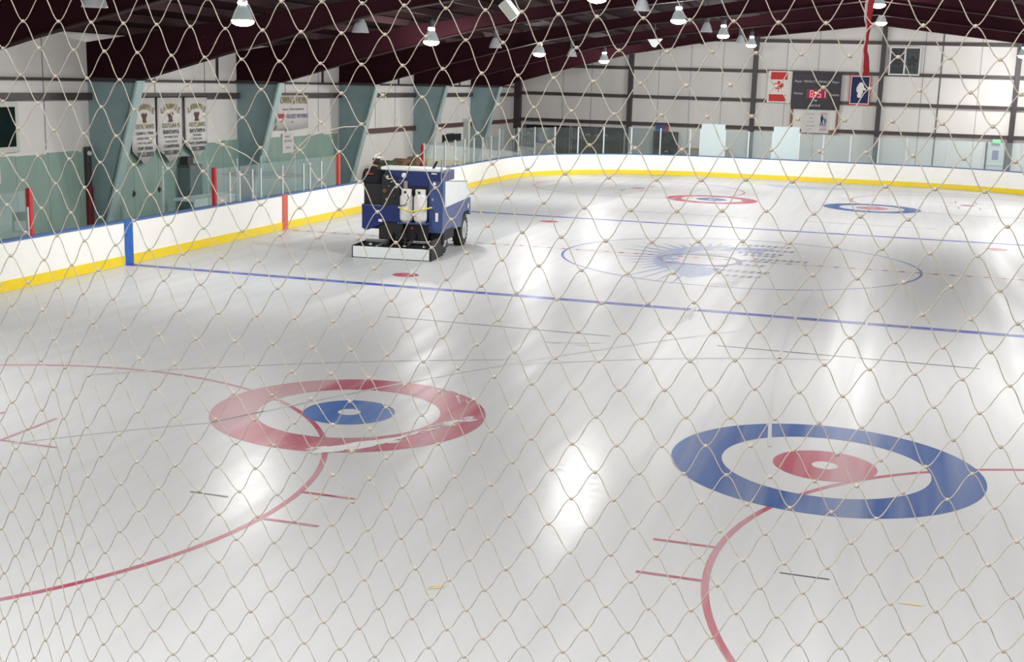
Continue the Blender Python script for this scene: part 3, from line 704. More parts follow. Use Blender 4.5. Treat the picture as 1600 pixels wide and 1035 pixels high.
t = thing('blue_red_poster', 'blue and red poster above the narrow rack', 'poster', (-8.3, YW-.03, 2.02)); bobj('sheet', (-.3, .4, -.2, -.19, 0, .3), mat('blue poster', (70, 96, 150), .7), t); bobj('red_strip', (.25, .4, -.205, -.2, 0, .3), M_CREST, t)
t = thing('plywood_counter', 'low tan plywood counter behind the far glass', 'counter', (-6.95, YW-1.0, 0)); bobj('front', (0, 2.5, 0, .04, 0, 1.16), M_TAN, t); bobj('top', (-.03, 2.53, -.03, .5, 1.16, 1.2), M_TAN, t)
t = thing('grey_locker', 'grey partition panel between rack and counter', 'partition', (-10.0, YW-.6, 0)); bobj('panel', (0, 1.35, 0, .05, 0, 2.15), mat('grey partition', (170, 174, 176), .6), t); bobj('rail', (0, 1.35, -.02, .07, 2.15, 2.2), M_ALU, t)

# ---------------------------------------------------------------- left wall things
def pennant(y0, y1, lines, label, zt=3.68, zs=2.22, zp=1.78):
    t = thing('pennant_banner', label, 'banner', (0, 0, 0), 0, None)
    yc = (y0+y1)/2; x = XW+.17
    bm = BM(); n = 10; V = []
    for i in range(n+1):
        yy = y0+(y1-y0)*i/n; zb = zs+(zp-zs)*(1-abs(yy-yc)/((y1-y0)/2)); dx = .025*math.sin(i*1.1+y0)
        V.append([bm.verts.new((x+dx*((3.7-z)/1.5), yy, z)) for z in (zb, 2.5, 3.0, zt)])
    for a, b in zip(V, V[1:]):
        for q in range(3): bm.faces.new([a[q], b[q], b[q+1], a[q+1]])
    o = obj('cloth', bm, M_BANNER, t, smooth=True); s_ = o.modifiers.new('solid', 'SOLIDIFY'); s_.thickness = .006
    bm = BM(); tube(bm, [(x, y0-.02, zt), (x, y1+.02, zt)], .018, 6); obj('rod', bm, M_COL, t)
    xf = x+.04
    for k, ch in enumerate('LARAMIE'):          # arched word
        a = (k-3)/3.; text_obj('lettering', ch, .24, M_left(yc+a*.44, 3.42-.12*a*a, xf) @ Matrix.Rotation(-a*.35, 4, 'Z'), M_GOLD, t)
    bm = BM(); prism(bm, [(yc-.10, 2.98), (yc+.10, 2.98), (yc+.05, 3.08), (yc+.13, 3.2), (yc+.08, 3.26), (yc, 3.2), (yc-.08, 3.26), (yc-.13, 3.2), (yc-.05, 3.08)], 'x', xf-.002, xf+.002); obj('bull_head', bm, M_BROWNP, t)
    text_obj('lettering', 'OUTLAWS', .19, M_left(yc, 2.87, xf), M_GOLD, t)
    for z, s_, sz, m in lines: text_obj('lettering', s_, sz, M_left(yc, z, xf), m, t)
pennant(-2.43, -1.30, [(2.69, 'SQUIRT A  CSYHA', .10, M_INK), (2.55, 'LEAGUE CHAMPIONS', .08, M_INKG), (2.42, 'STATE TOURNAMENT', .07, M_INKG), (2.27, 'CHAMPIONS', .13, M_INK), (2.1, '2002-2003', .19, M_INK)], 'white pointed banner dated 2002-2003, left one of three, half behind the column')
pennant(-1.17, .11, [(2.69, 'BANTAM B', .17, M_INK), (2.55, 'WYOMING STATE', .09, M_INKG), (2.42, 'HOCKEY LEAGUE', .08, M_INKG), (2.28, 'CHAMPIONS', .14, M_INK), (2.1, '2003-2004', .19, M_INK)], 'white pointed banner reading BANTAM B, middle one of three')
pennant(.27, 1.53, [(2.69, 'BANTAM A', .17, M_INK), (2.56, 'WYOMING', .09, M_INKG), (2.45, 'STATE LEVEL', .09, M_INKG), (2.32, 'STATE CHAMPIONS', .12, M_INK), (2.15, '2003-2004', .19, M_INK)], 'white pointed banner reading STATE CHAMPIONS, right one of three', zs=2.27, zp=1.85)
t = thing('sponsor_banner', 'wide white banner with gold heading and red crest between columns', 'banner')
bm = BM(); V = []
for i in range(13):
    yy = 5.95+2.45*i/12; V.append([bm.verts.new((XW+.19+.02*math.sin(i), yy, z)) for z in (2.57+.02*math.sin(i*.8), 3.1, 3.72)])
for a, b in zip(V, V[1:]):
    for q in range(2): bm.faces.new([a[q], b[q], b[q+1], a[q+1]])
o = obj('cloth', bm, M_BANNER, t, smooth=True); s_ = o.modifiers.new('solid', 'SOLIDIFY'); s_.thickness = .006
xf = XW+.225
text_obj('lettering', 'TOWN & HOME', .33, M_left(7.15, 3.54, xf), M_GOLD, t, sx=.95); text_obj('lettering', 'PROUD TO SUPPORT YOUTH HOCKEY', .09, M_left(7.2, 3.24, xf), M_INKG, t)
text_obj('lettering', 'HOCKEY WYOMING', .21, M_left(7.5, 3.0, xf), M_PURP, t, sx=.85); text_obj('lettering', '*', .16, M_left(7.1, 2.78, xf), M_INK, t)
bm = BM(); prism(bm, [(6.05, 3.1), (6.5, 3.1), (6.48, 2.92), (6.28, 2.8), (6.08, 2.92)], 'x', xf-.004, xf+.004); obj('crest', bm, M_CREST, t)
t = thing('paper_notice', 'small white paper notice below the wide banner', 'notice'); bobj('sheet', (XW+.05, XW+.06, 6.66, 7.5, 1.74, 2.42), M_BANNER, t)
for z, s_ in ((2.3, 'PENALTY'), (2.15, 'BOX RULES'), (1.92, 'ON ICE')): text_obj('lettering', s_, .11, M_left(7.08, z, XW+.062), M_INKG, t)
t = thing('framed_board', 'dark green framed board at the left edge above the teal wall', 'sign')
bobj('frame', (XW+.02, XW+.08, -10.4, -6.97, 2.40, 3.60), M_FRAMEP, t); bobj('dark_face', (XW+.08, XW+.085, -10.2, -7.09, 2.53, 3.47), M_BOARDG, t)
bm = BM(); lathe(bm, [(.14, 0), (.14, .006)], n=20, M=Matrix.Translation((XW+.086, -8.0, 3.27)) @ Matrix.Rotation(PI/2, 4, 'Y')); obj('yellow_emblem', bm, mat('lime print', (170, 180, 60), .6), t)
t = thing('white_notice', 'small white notice at the left edge on the teal wall', 'notice'); bobj('sheet', (XW+.05, XW+.06, -8.6, -7.68, 1.68, 2.26), M_BANNER, t)
for z in (2.1, 1.97, 1.84): text_obj('lettering', 'NO PUCKS', .1, M_left(-8.1, z, XW+.062), M_INKG, t)
t = thing('fire_hose_pipe', 'dark upright pipe with a red lower end beside the first column', 'pipe')
bobj('upper_pipe', (XW+.05, XW+.17, -4.46, -4.28, 1.4, 2.42), M_COL, t, bevel=.03); bobj('lower_pipe', (XW+.05, XW+.18, -4.44, -4.26, .3, 1.4), mat('dark red pipe', (122, 40, 46), .5, var=.4, scale=3), t, bevel=.03)
bm = BM(); lathe(bm, [(.07, 0), (.05, .05)], n=14, M=Matrix.Translation((XW+.17, -4.4, 2.25)) @ Matrix.Rotation(PI/2, 4, 'Y')); obj('gauge', bm, M_ALU, t)
t = thing('steel_cabinet', 'dark grey steel cabinet against the teal wall under the banners', 'cabinet', (XW+.25, .35, 0)); bobj('body', (-.18, .2, -.35, .35, 0, 1.72), mat('dark grey steel', (84, 98, 104), .5, var=.2), t, bevel=.02)
bobj('door', (.2, .215, -.33, .33, .1, 1.68), mat('grey steel door', (104, 118, 122), .5, var=.2), t); bobj('top_box', (-.12, .12, -.3, .0, 1.72, 1.95), M_COL, t)
t = thing('white_counter', 'low white counter just behind the boards right of the blue stripe', 'counter', (-14.1, -2.65, 0)); bobj('top', (-.3, .35, -1.05, 1.05, 1.07, 1.13), M_ZW, t); bobj('front', (.30, .34, -1.05, 1.05, .0, 1.07), M_ZW, t)
t = thing('player_bench', 'long brown bench behind the left boards', 'bench', (-14.3, 7.4, 0)); bobj('seat', (-.2, .2, -3.3, 3.3, .46, .52), M_BENCH, t)
for yy in (-3, 0, 3): bobj('leg', (-.15, .15, yy-.04, yy+.04, 0, .46), M_COL, t)
for yy, c, s_ in ((14.2, (78, 96, 70), 'green'), (15.75, (140, 104, 78), 'brown'), (17.3, (150, 118, 90), 'tan')):
    t = thing('kit_bag', '%s kit bag piled against the wall behind the driver' % s_, 'bag', (-15.8, yy, 0)); cb = mat('kit %s' % s_, c, .8, var=.4, scale=5)
    bm = BM(); prism(bm, [(-.7, 0), (.7, 0), (.72, .8), (.5, 1.08), (-.1, 1.16), (-.55, 1.02), (-.72, .7)], 'x', -.3, .35); obj('bag_body', bm, cb, t, bevel=.12)
    bm = BM(); tube(bm, [(.36, -.3, .8), (.42, 0, 1.0), (.36, .3, .8)], .02, 6); obj('strap', bm, M_DARK, t)
t = thing('dark_monitor', 'small black box on the left wall past the third column', 'box'); bobj('case', (XW+.02, XW+.15, 22.9, 25.2, 1.5, 1.86), M_DARK, t, bevel=.02)
bobj('wall_bracket', (XW, XW+.03, 23.5, 24.5, 1.45, 1.9), M_COL, t)
t = thing('stair_post', 'pale upright post standing beyond the far left glass', 'post', (-14.6, 20.6, 0)); bobj('shaft', (-.12, .12, -.12, .12, 0, 2.6), M_FRAMEP, t); bobj('cap', (-.17, .17, -.17, .17, 2.6, 2.72), M_ALU, t)

# ---------------------------------------------------------------- ice resurfacer
ZA = math.atan2(.19, 1.97); ZO = Vector((-9.03, -4.2, 0))
zb = thing('ice_resurfacer', 'blue and white ice resurfacing machine driving away along the left boards', 'ice resurfacer', ZO, ZA)
# conditioner across the rear
cd = bobj('conditioner', (.02, 1.96, .06, 1.15, .03, .27), M_RUB, zb, bevel=.01, label='black conditioner deck')
bobj('rear_blade_cover', (.0, 1.97, .0, .05, .015, .285), M_ZW, cd, bevel=.008, label='long white rear cover')
bobj('end_plate', (-.02, .0, -.01, 1.1, .0, .30), M_RUB, cd); bobj('end_plate', (1.97, 2.03, -.01, 1.15, .0, .50), M_RUB, cd, bevel=.02)
bobj('deck_rim', (-.02, .62, 1.08, 1.14, .27, .33), M_STEEL, cd); bobj('deck_rim', (.56, .62, .1, 1.1, .27, .31), M_STEEL, cd)
for x in (.3, 1.2, 1.7): bm = BM(); lathe(bm, [(.05, .27), (.04, .31)], x, .5, 10); obj('bolt', bm, M_STEEL, cd)
for x in (.75, 1.35):
    bm = BM(); tube(bm, [(x, .25, .32), (x+.05, .7, .5), (x+.02, 1.0, .72)], .035, 8); obj('lift_arm', bm, M_COL, zb)
bm = BM(); tube(bm, [(.95, .35, .33), (1.1, .5, .62), (1.15, .8, .8)], .025, 8); obj('hydraulic_hose', bm, M_DARK, zb, smooth=True)
bm = BM(); tube(bm, [(1.25, .3, .33), (1.2, .6, .52), (1.05, .8, .84)], .02, 8); obj('hydraulic_hose', bm, M_DARK, zb, smooth=True)
bobj('red_fitting', (1.33, 1.38, .60, .64, .70, .76), M_PAD, zb)
# chassis
bobj('chassis', (.42, 1.72, .8, 3.7, .38, .86), M_DARK, zb, bevel=.02)
def wheel(x, y, w_, r=.40):
    t = BM(); lathe(t, [(r*.62, -w_/2), (r*.92, -w_/2), (r, -w_*.3), (r, w_*.3), (r*.92, w_/2), (r*.62, w_/2)], n=28, M=Matrix.Translation((x, y, r)) @ Matrix.Rotation(PI/2, 4, 'Y'), cap=True)
    o = obj('wheel', t, M_RUB, zb)
    t = BM(); lathe(t, [(r*.60, -w_/2-.01), (r*.56, -w_*.2), (r*.2, -w_*.35), (r*.16, -w_/2-.02)], n=20, M=Matrix.Translation((x, y, r)) @ Matrix.Rotation((PI/2 if x < 1 else -PI/2), 4, 'Y'))
    obj('hub', t, M_STEEL, o)
    t = BM()
    for k in range(22):
        a = 2*PI*k/22; box(t, x-w_/2, x+w_/2, -.02, .02, -.012, .012, Matrix.Translation((0, y, r)) @ Matrix.Rotation(a, 4, 'X') @ Matrix.Translation((0, 0, r)))
    obj('tread', t, M_RUB, o)
wheel(.62, 1.62, .26); wheel(1.80, 1.62, .26); wheel(.34, 3.42, .24, .42); wheel(1.90, 3.42, .24, .42)
# body
side = [(1.0, .62), (2.9, .56), (3.0, .80), (3.15, .93), (3.7, .93), (3.84, .80), (3.95, .78), (3.90, 1.28), (1.0, 1.24)]
bm = BM(); prism(bm, side, 'x', .08, 2.07); obj('lower_body', bm, M_ZB2, zb, bevel=.02)
bm = BM(); prism(bm, [(1.02, 1.23), (3.90, 1.28), (3.48, 1.72), (1.02, 1.90)], 'x', .06, 2.085); obj('snow_tank', bm, M_ZW, zb, bevel=.02, label='white snow tank')
bm = BM(); tube(bm, [(2.06, 1.05, 1.90), (2.06, 3.48, 1.73), (2.06, 3.9, 1.3)], .014, 6); obj('tank_edge', bm, M_COL, zb)
bobj('rear_bulkhead', (.55, 2.08, .84, 1.04, .80, 2.14), M_ZB, zb, bevel=.015, label='deep blue rear panel')
bobj('side_pillar', (1.72, 2.085, .80, 1.06, .60, 1.9), M_ZB2, zb, bevel=.015)
bobj('top_rim', (.45, 2.0, .82, 1.45, 2.14, 2.22), M_ZW, zb, bevel=.02, label='white top rim')
bobj('top_deck', (.5, 2.05, 1.04, 2.1, 1.88, 2.14), M_ZB, zb, bevel=.02)
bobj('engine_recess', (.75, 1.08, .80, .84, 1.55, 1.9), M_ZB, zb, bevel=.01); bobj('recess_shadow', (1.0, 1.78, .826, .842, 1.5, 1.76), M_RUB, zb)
bm = BM(); lathe(bm, [(.05, 0), (.05, .26)], n=12, M=Matrix.Translation((1.12, .79, 1.62))); obj('filter', bm, M_TAN, zb)
bm = BM(); prism(bm, [(.0, .82), (.05, .60), (.14, .61), (.5, .76), (.60, .84), (1.0, .84), (1.0, 1.50), (.66, 1.52), (.5, 1.26), (-.02, 1.26)], 'y', .74, .86); obj('cockpit_rear', bm, M_ZB, zb, bevel=.015)
bm = BM(); prism(bm, [(.80, .64), (1.9, .74), (1.9, 1.25), (.80, 1.26)], 'x', -.03, .02); obj('cockpit_side', bm, M_ZB, zb, bevel=.01)
bobj('cockpit_floor', (.0, .66, .8, 1.95, .84, .90), M_RUB, zb)
bobj('mud_skirt', (1.74, 2.07, .95, 1.10, .30, .80), M_RUB, zb); bobj('mud_skirt', (2.06, 2.08, 1.08, 2.0, .40, .66), M_RUB, zb)
bobj('fender_light', (.44, .54, .70, .74, .84, .90), M_FLAGW, zb)
bobj('seat', (.06, .52, .98, 1.42, 1.20, 1.34), M_RUB, zb, bevel=.03); bobj('seat_pedestal', (.15, .42, 1.0, 1.35, .9, 1.2), M_DARK, zb)
bobj('seat_back', (.0, .50, .86, .97, 1.24, 1.78), M_RUB, zb, bevel=.03)
# dark clutter of controls between the driver and the engine cover
bm = BM(); prism(bm, [(.50, 1.22), (.98, 1.30), (1.0, 1.72), (.88, 1.96), (.62, 2.08), (.50, 2.0)], 'y', .735, .80); obj('control_console', bm, M_RUB, zb, bevel=.02)
for x, z, r_, m in ((.66, 1.98, .03, M_CREAM), (.78, 1.86, .035, M_STEEL), (.90, 1.72, .028, M_FRAMEP), (.60, 1.62, .06, M_BROWNP), (.84, 1.50, .04, M_COL), (.70, 1.75, .025, M_STEEL)):
    bm = BM(); lathe(bm, [(r_, 0), (r_, .03), (r_*.5, .05)], n=12, M=Matrix.Translation((x, .735, z)) @ Matrix.Rotation(PI/2, 4, 'X')); obj('gauge', bm, m, zb)
bm = BM(); tube(bm, [(.58, .72, 2.02), (.68, .70, 1.92), (.80, .70, 1.94), (.92, .70, 1.80)], .022, 6); obj('grey_hose', bm, M_STEEL, zb, smooth=True)
# steering wheel and column
Mw = Matrix.Translation((.36, 1.75, 1.86)) @ Matrix.Rotation(math.radians(-35), 4, 'X')
bm = BM(); n = 20; pts = [(Mw @ Vector((.18*math.cos(2*PI*i/n), .18*math.sin(2*PI*i/n), 0))) for i in range(n+1)]; tube(bm, pts, .016, 6); tube(bm, [Mw @ Vector((-.17, 0, 0)), Mw @ Vector((.17, 0, 0))], .012, 6); obj('steering_wheel', bm, M_DARK, zb)
bm = BM(); tube(bm, [Mw @ Vector((0, 0, 0)), (.36, 2.0, 1.4), (.36, 2.0, .95)], .03, 8); obj('steering_column', bm, M_DARK, zb)
bobj('front_cowl', (.02, .6, 1.95, 2.2, .85, 1.9), M_ZB, zb, bevel=.02)
bm = BM(); tube(bm, [(.58, .95, 2.15), (.8, .93, 2.19), (1.05, .92, 2.21), (1.2, .94, 2.2)], .035, 8); obj('cream_hose', bm, M_CREAM, zb, smooth=True)
bm = BM(); tube(bm, [(1.78, .86, 2.16), (1.9, .86, 2.40)], .03, 8); obj('control_lever', bm, M_DARK, zb)
bm = BM(); tube(bm, [(2.03, .84, 2.45), (2.03, .84, 1.95), (2.05, .86, 1.75)], .02, 8); obj('filler_pipe', bm, M_STEEL, zb)
for x, z in ((1.06, 2.02), (1.86, 1.84)):
    bm = BM(); lathe(bm, [(.065, 0), (.06, .03), (.03, .045)], n=16, M=Matrix.Translation((x, .84, z)) @ Matrix.Rotation(PI/2, 4, 'X')); obj('tail_light', bm, M_FLAGW, zb, smooth=False)
bobj('sticker', (1.78, 1.92, .795, .80, 2.08, 2.11), M_FLAGW, zb)
bobj('sticker', (1.9, 1.97, .795, .8, .90, 1.12), M_FLAGW, zb); bobj('sticker', (2.086, 2.09, 3.5, 3.62, 1.0, 1.12), M_FLAGW, zb)
for x, z in ((.85, 1.1), (.62, 1.38), (1.80, 1.42)): bobj('latch', (x, x+.04, .725 if x < .7 else .79, .75 if x < .7 else .83, z, z+.06), M_STEEL, zb)
# two gas cylinders strapped to the rear
for i, x in enumerate((1.19, 1.55)):
    bm = BM(); lathe(bm, [(.12, .90), (.155, .92), (.165, .98), (.165, 1.50), (.14, 1.56), (.125, 1.58)], x, .64, 24); o = obj('gas_cylinder', bm, M_TANK, zb, smooth=True)
    bm = BM(); lathe(bm, [(.13, 1.57), (.13, 1.70)], x, .64, 20, cap=False); c_ = obj('collar', bm, M_TANK, o); s_ = c_.modifiers.new('solid', 'SOLIDIFY'); s_.thickness = .01
    bm = BM(); lathe(bm, [(.03, 1.57), (.03, 1.64), (.045, 1.66)], x, .64, 10); obj('valve', bm, M_STEEL, o)
    bobj('hand_hole', (x-.03, x+.03, .505, .512, 1.60, 1.66), M_DARK, o)
    bm = BM(); lathe(bm, [(.135, .87), (.135, .90)], x, .64, 20); obj('foot_ring', bm, M_STEEL, o)
bobj('tank_shelf', (1.0, 1.76, .48, .84, .84, .875), M_ZB2, zb)
bm = BM(); tube(bm, [(.98, .80, 1.27), (1.02, .52, 1.25), (1.19, .47, 1.20), (1.37, .50, 1.16), (1.55, .47, 1.20), (1.74, .52, 1.24), (1.80, .78, 1.25)], .022, 6); obj('yellow_strap', bm, M_YEL, zb)
bm = BM(); tube(bm, [(1.19, .62, 1.66), (1.30, .45, 1.50), (1.22, .44, 1.32), (1.02, .5, 1.28), (.95, .8, 1.3)], .012, 6); obj('gas_hose', bm, M_COL, zb)

# ---------------------------------------------------------------- driver
def skinned(name, verts, edges, radii, m, root=0, sub=2, parent=None):
    me = bpy.data.meshes.new(name); me.from_pydata(verts, edges, []); o = bpy.data.objects.new(name, me); C.objects.link(o)
    o.modifiers.new('skin', 'SKIN'); s_ = o.modifiers.new('sub', 'SUBSURF'); s_.levels = sub; s_.render_levels = sub
    for i, r in enumerate(radii):
        rr = r if isinstance(r, tuple) else (r, r); me.skin_vertices[0].data[i].radius = rr
        me.skin_vertices[0].data[i].use_root = (i == root)
    new = bpy.data.meshes.new_from_object(o.evaluated_get(bpy.context.evaluated_depsgraph_get()))
    C.objects.unlink(o); bpy.data.objects.remove(o)
    for f in new.polygons: f.use_smooth = True
    new.materials.clear(); new.materials.append(m); new.name = name
    r = bpy.data.objects.new(name, new); C.objects.link(r)
    if parent: r.parent = parent
    return r
# joints in the machine's own frame (x across, y forwards, z up)
J = dict(pel=(.29, 1.16, 1.42), waist=(.28, 1.12, 1.60), chest=(.28, 1.10, 1.86), neck=(.31, 1.10, 2.13), chin=(.335, 1.13, 2.22), head=(.35, 1.14, 2.34), crown=(.355, 1.14, 2.41),
         sl=(.09, 1.10, 2.03), el=(.03, 1.24, 1.78), wl_=(.16, 1.60, 1.88), hl=(.20, 1.70, 1.91),
         sr=(.48, 1.12, 2.02), er=(.74, 1.30, 1.86), wr_=(.64, 1.58, 2.02), hr=(.58, 1.70, 2.03),
         kl=(.17, 1.60, 1.42), al=(.17, 1.72, 1.02), tl=(.17, 1.90, .95), kr=(.42, 1.60, 1.42), ar=(.42, 1.72, 1.02), tr=(.42, 1.90, .95), pl=(.19, 1.2, 1.42), pr=(.39, 1.2, 1.42))
names = list(J); ix = {n: i for i, n in enumerate(names)}
RD = dict(pel=.10, waist=.095, chest=.10, neck=.05, chin=.06, head=(.078, .095), crown=.06, sl=.06, el=.042, wl_=.028, hl=.03, sr=.06, er=.042, wr_=.028, hr=.03, kl=.06, al=.04, tl=.035, kr=.06, ar=.04, tr=.035, pl=.085, pr=.085)
vv = [J[n] for n in names]; rr = [RD[n] for n in names]
ed = [('pel', 'waist'), ('waist', 'chest'), ('chest', 'neck'), ('neck', 'chin'), ('chin', 'head'), ('head', 'crown'), ('chest', 'sl'), ('sl', 'el'), ('el', 'wl_'), ('wl_', 'hl'), ('chest', 'sr'), ('sr', 'er'), ('er', 'wr_'), ('wr_', 'hr'), ('pel', 'pl'), ('pl', 'kl'), ('kl', 'al'), ('al', 'tl'), ('pel', 'pr'), ('pr', 'kr'), ('kr', 'ar'), ('ar', 'tr')]
edges = [(ix[a], ix[b]) for a, b in ed]
# five fingers on each hand, curled round the wheel
for hand, s in (('hl', 1), ('hr', -1)):
    hx, hy, hz = J[hand]
    for k in range(4):
        x0 = hx+(k-1.5)*.019; ln = (.028, .033, .031, .024)[k]
        b = len(vv); vv += [(x0, hy+.03, hz+.012), (x0, hy+.03+ln, hz+.004), (x0, hy+.03+ln+.012, hz-.022)]; rr += [.009, .009, .008]; edges += [(ix[hand], b), (b, b+1), (b+1, b+2)]
    b = len(vv); vv += [(hx+s*.035, hy+.005, hz-.01), (hx+s*.045, hy+.03, hz-.028)]; rr += [.011, .009]; edges += [(ix[hand], b), (b, b+1)]
person = skinned('person', vv, edges, rr, M_SKIN, root=0)
PK = 1.04                                       # heavier build: scaled about the seat
person.scale = (PK, PK, PK); person.rotation_euler = (0, 0, ZA)
person.location = ZO+Matrix.Rotation(ZA, 3, 'Z') @ Vector((.20-.29*PK, 1.12-1.16*PK, 1.30-1.30*PK))
tag(person, 'driver in black jacket and white cap sitting at the rear left of the machine', 'person')
def part_skin(name, keys, eds, sc, m, add=.018, sub=2, ov={}):
    v = [ov.get(k, J[k]) for k in keys]; ii = {k: i for i, k in enumerate(keys)}
    r = []
    for k in keys:
        q = RD[k] if not k in sc else sc[k]
        r.append(tuple(x+add for x in q) if isinstance(q, tuple) else q+add)
    return skinned(name, v, [(ii[a], ii[b]) for a, b in eds], r, m, 0, sub, person)
part_skin('jacket', ['waist', 'pel', 'chest', 'neck', 'sl', 'el', 'wl_', 'sr', 'er', 'wr_'], [('waist', 'pel'), ('waist', 'chest'), ('chest', 'neck'), ('chest', 'sl'), ('sl', 'el'), ('el', 'wl_'), ('chest', 'sr'), ('sr', 'er'), ('er', 'wr_')], dict(sl=.09, sr=.09, waist=(.22, .14), chest=(.26, .15), pel=(.20, .13), neck=.078, el=.06, er=.06), M_JACKET, ov=dict(neck=(.315, 1.10, 2.185)))
part_skin('trousers', ['pel', 'pl', 'kl', 'al', 'pr', 'kr', 'ar'], [('pel', 'pl'), ('pl', 'kl'), ('kl', 'al'), ('pel', 'pr'), ('pr', 'kr'), ('kr', 'ar')], {}, M_TROUS, add=.012, ov=dict(pel=(.29, 1.16, 1.40)))
part_skin('boots', ['al', 'tl'], [('al', 'tl')], {}, M_RUB, add=.012); part_skin('boots', ['ar', 'tr'], [('ar', 'tr')], {}, M_RUB, add=.012)
hx, hy, hz = J['head']
bm = BM(); lathe(bm, [(.100, -.005), (.104, .03), (.098, .07), (.075, .105), (.035, .125), (.0, .13)], n=20, M=Matrix.Translation((hx, hy, hz+.01)) @ Matrix.Rotation(-.12, 4, 'X')); cap = obj('cap', bm, M_CAPW, person, smooth=True)
bm = BM(); prism(bm, [(hx-.07, hy+.08), (hx+.07, hy+.08), (hx+.055, hy+.165), (hx, hy+.18), (hx-.055, hy+.165)], 'z', hz+.01, hz+.02); obj('peak', bm, M_CAPW, cap)
bm = BM(); lathe(bm, [(.07, -.13), (.09, -.10), (.098, -.05), (.098, .02)], n=16, M=Matrix.Translation((hx, hy-.012, hz))); obj('hair', bm, M_HAIR, person, smooth=True)
bm = BM()
for sx_ in (-.032, .032): lathe(bm, [(.004, -.008), (.012, 0), (.004, .008)], n=8, M=Matrix.Translation((hx+sx_, hy+.09, hz-.02)))
obj('eyes', bm, M_DARK, person)
bm = BM(); prism(bm, [(hy+.085, hz-.015), (hy+.115, hz-.05), (hy+.085, hz-.055)], 'x', hx-.012, hx+.012); obj('nose', bm, M_SKIN, person)
bm = BM(); box(bm, hx-.025, hx+.025, hy+.085, hy+.092, hz-.082, hz-.074); obj('mouth', bm, M_BROWNP, person)
bm = BM()
for sx_ in (-.088, .088): lathe(bm, [(.008, -.012), (.022, 0), (.008, .012)], n=10, M=Matrix.Translation((hx+sx_, hy, hz-.03)) @ Matrix.Rotation(PI/2, 4, 'Y'))
obj('ears', bm, M_SKIN, person)
bm = BM(); box(bm, .15, .34, .88, .95, 1.985, 2.0); box(bm, .16, .26, .88, .95, 2.03, 2.04); obj('back_print', bm, M_ORANGE, person, label='orange print across the shoulders')


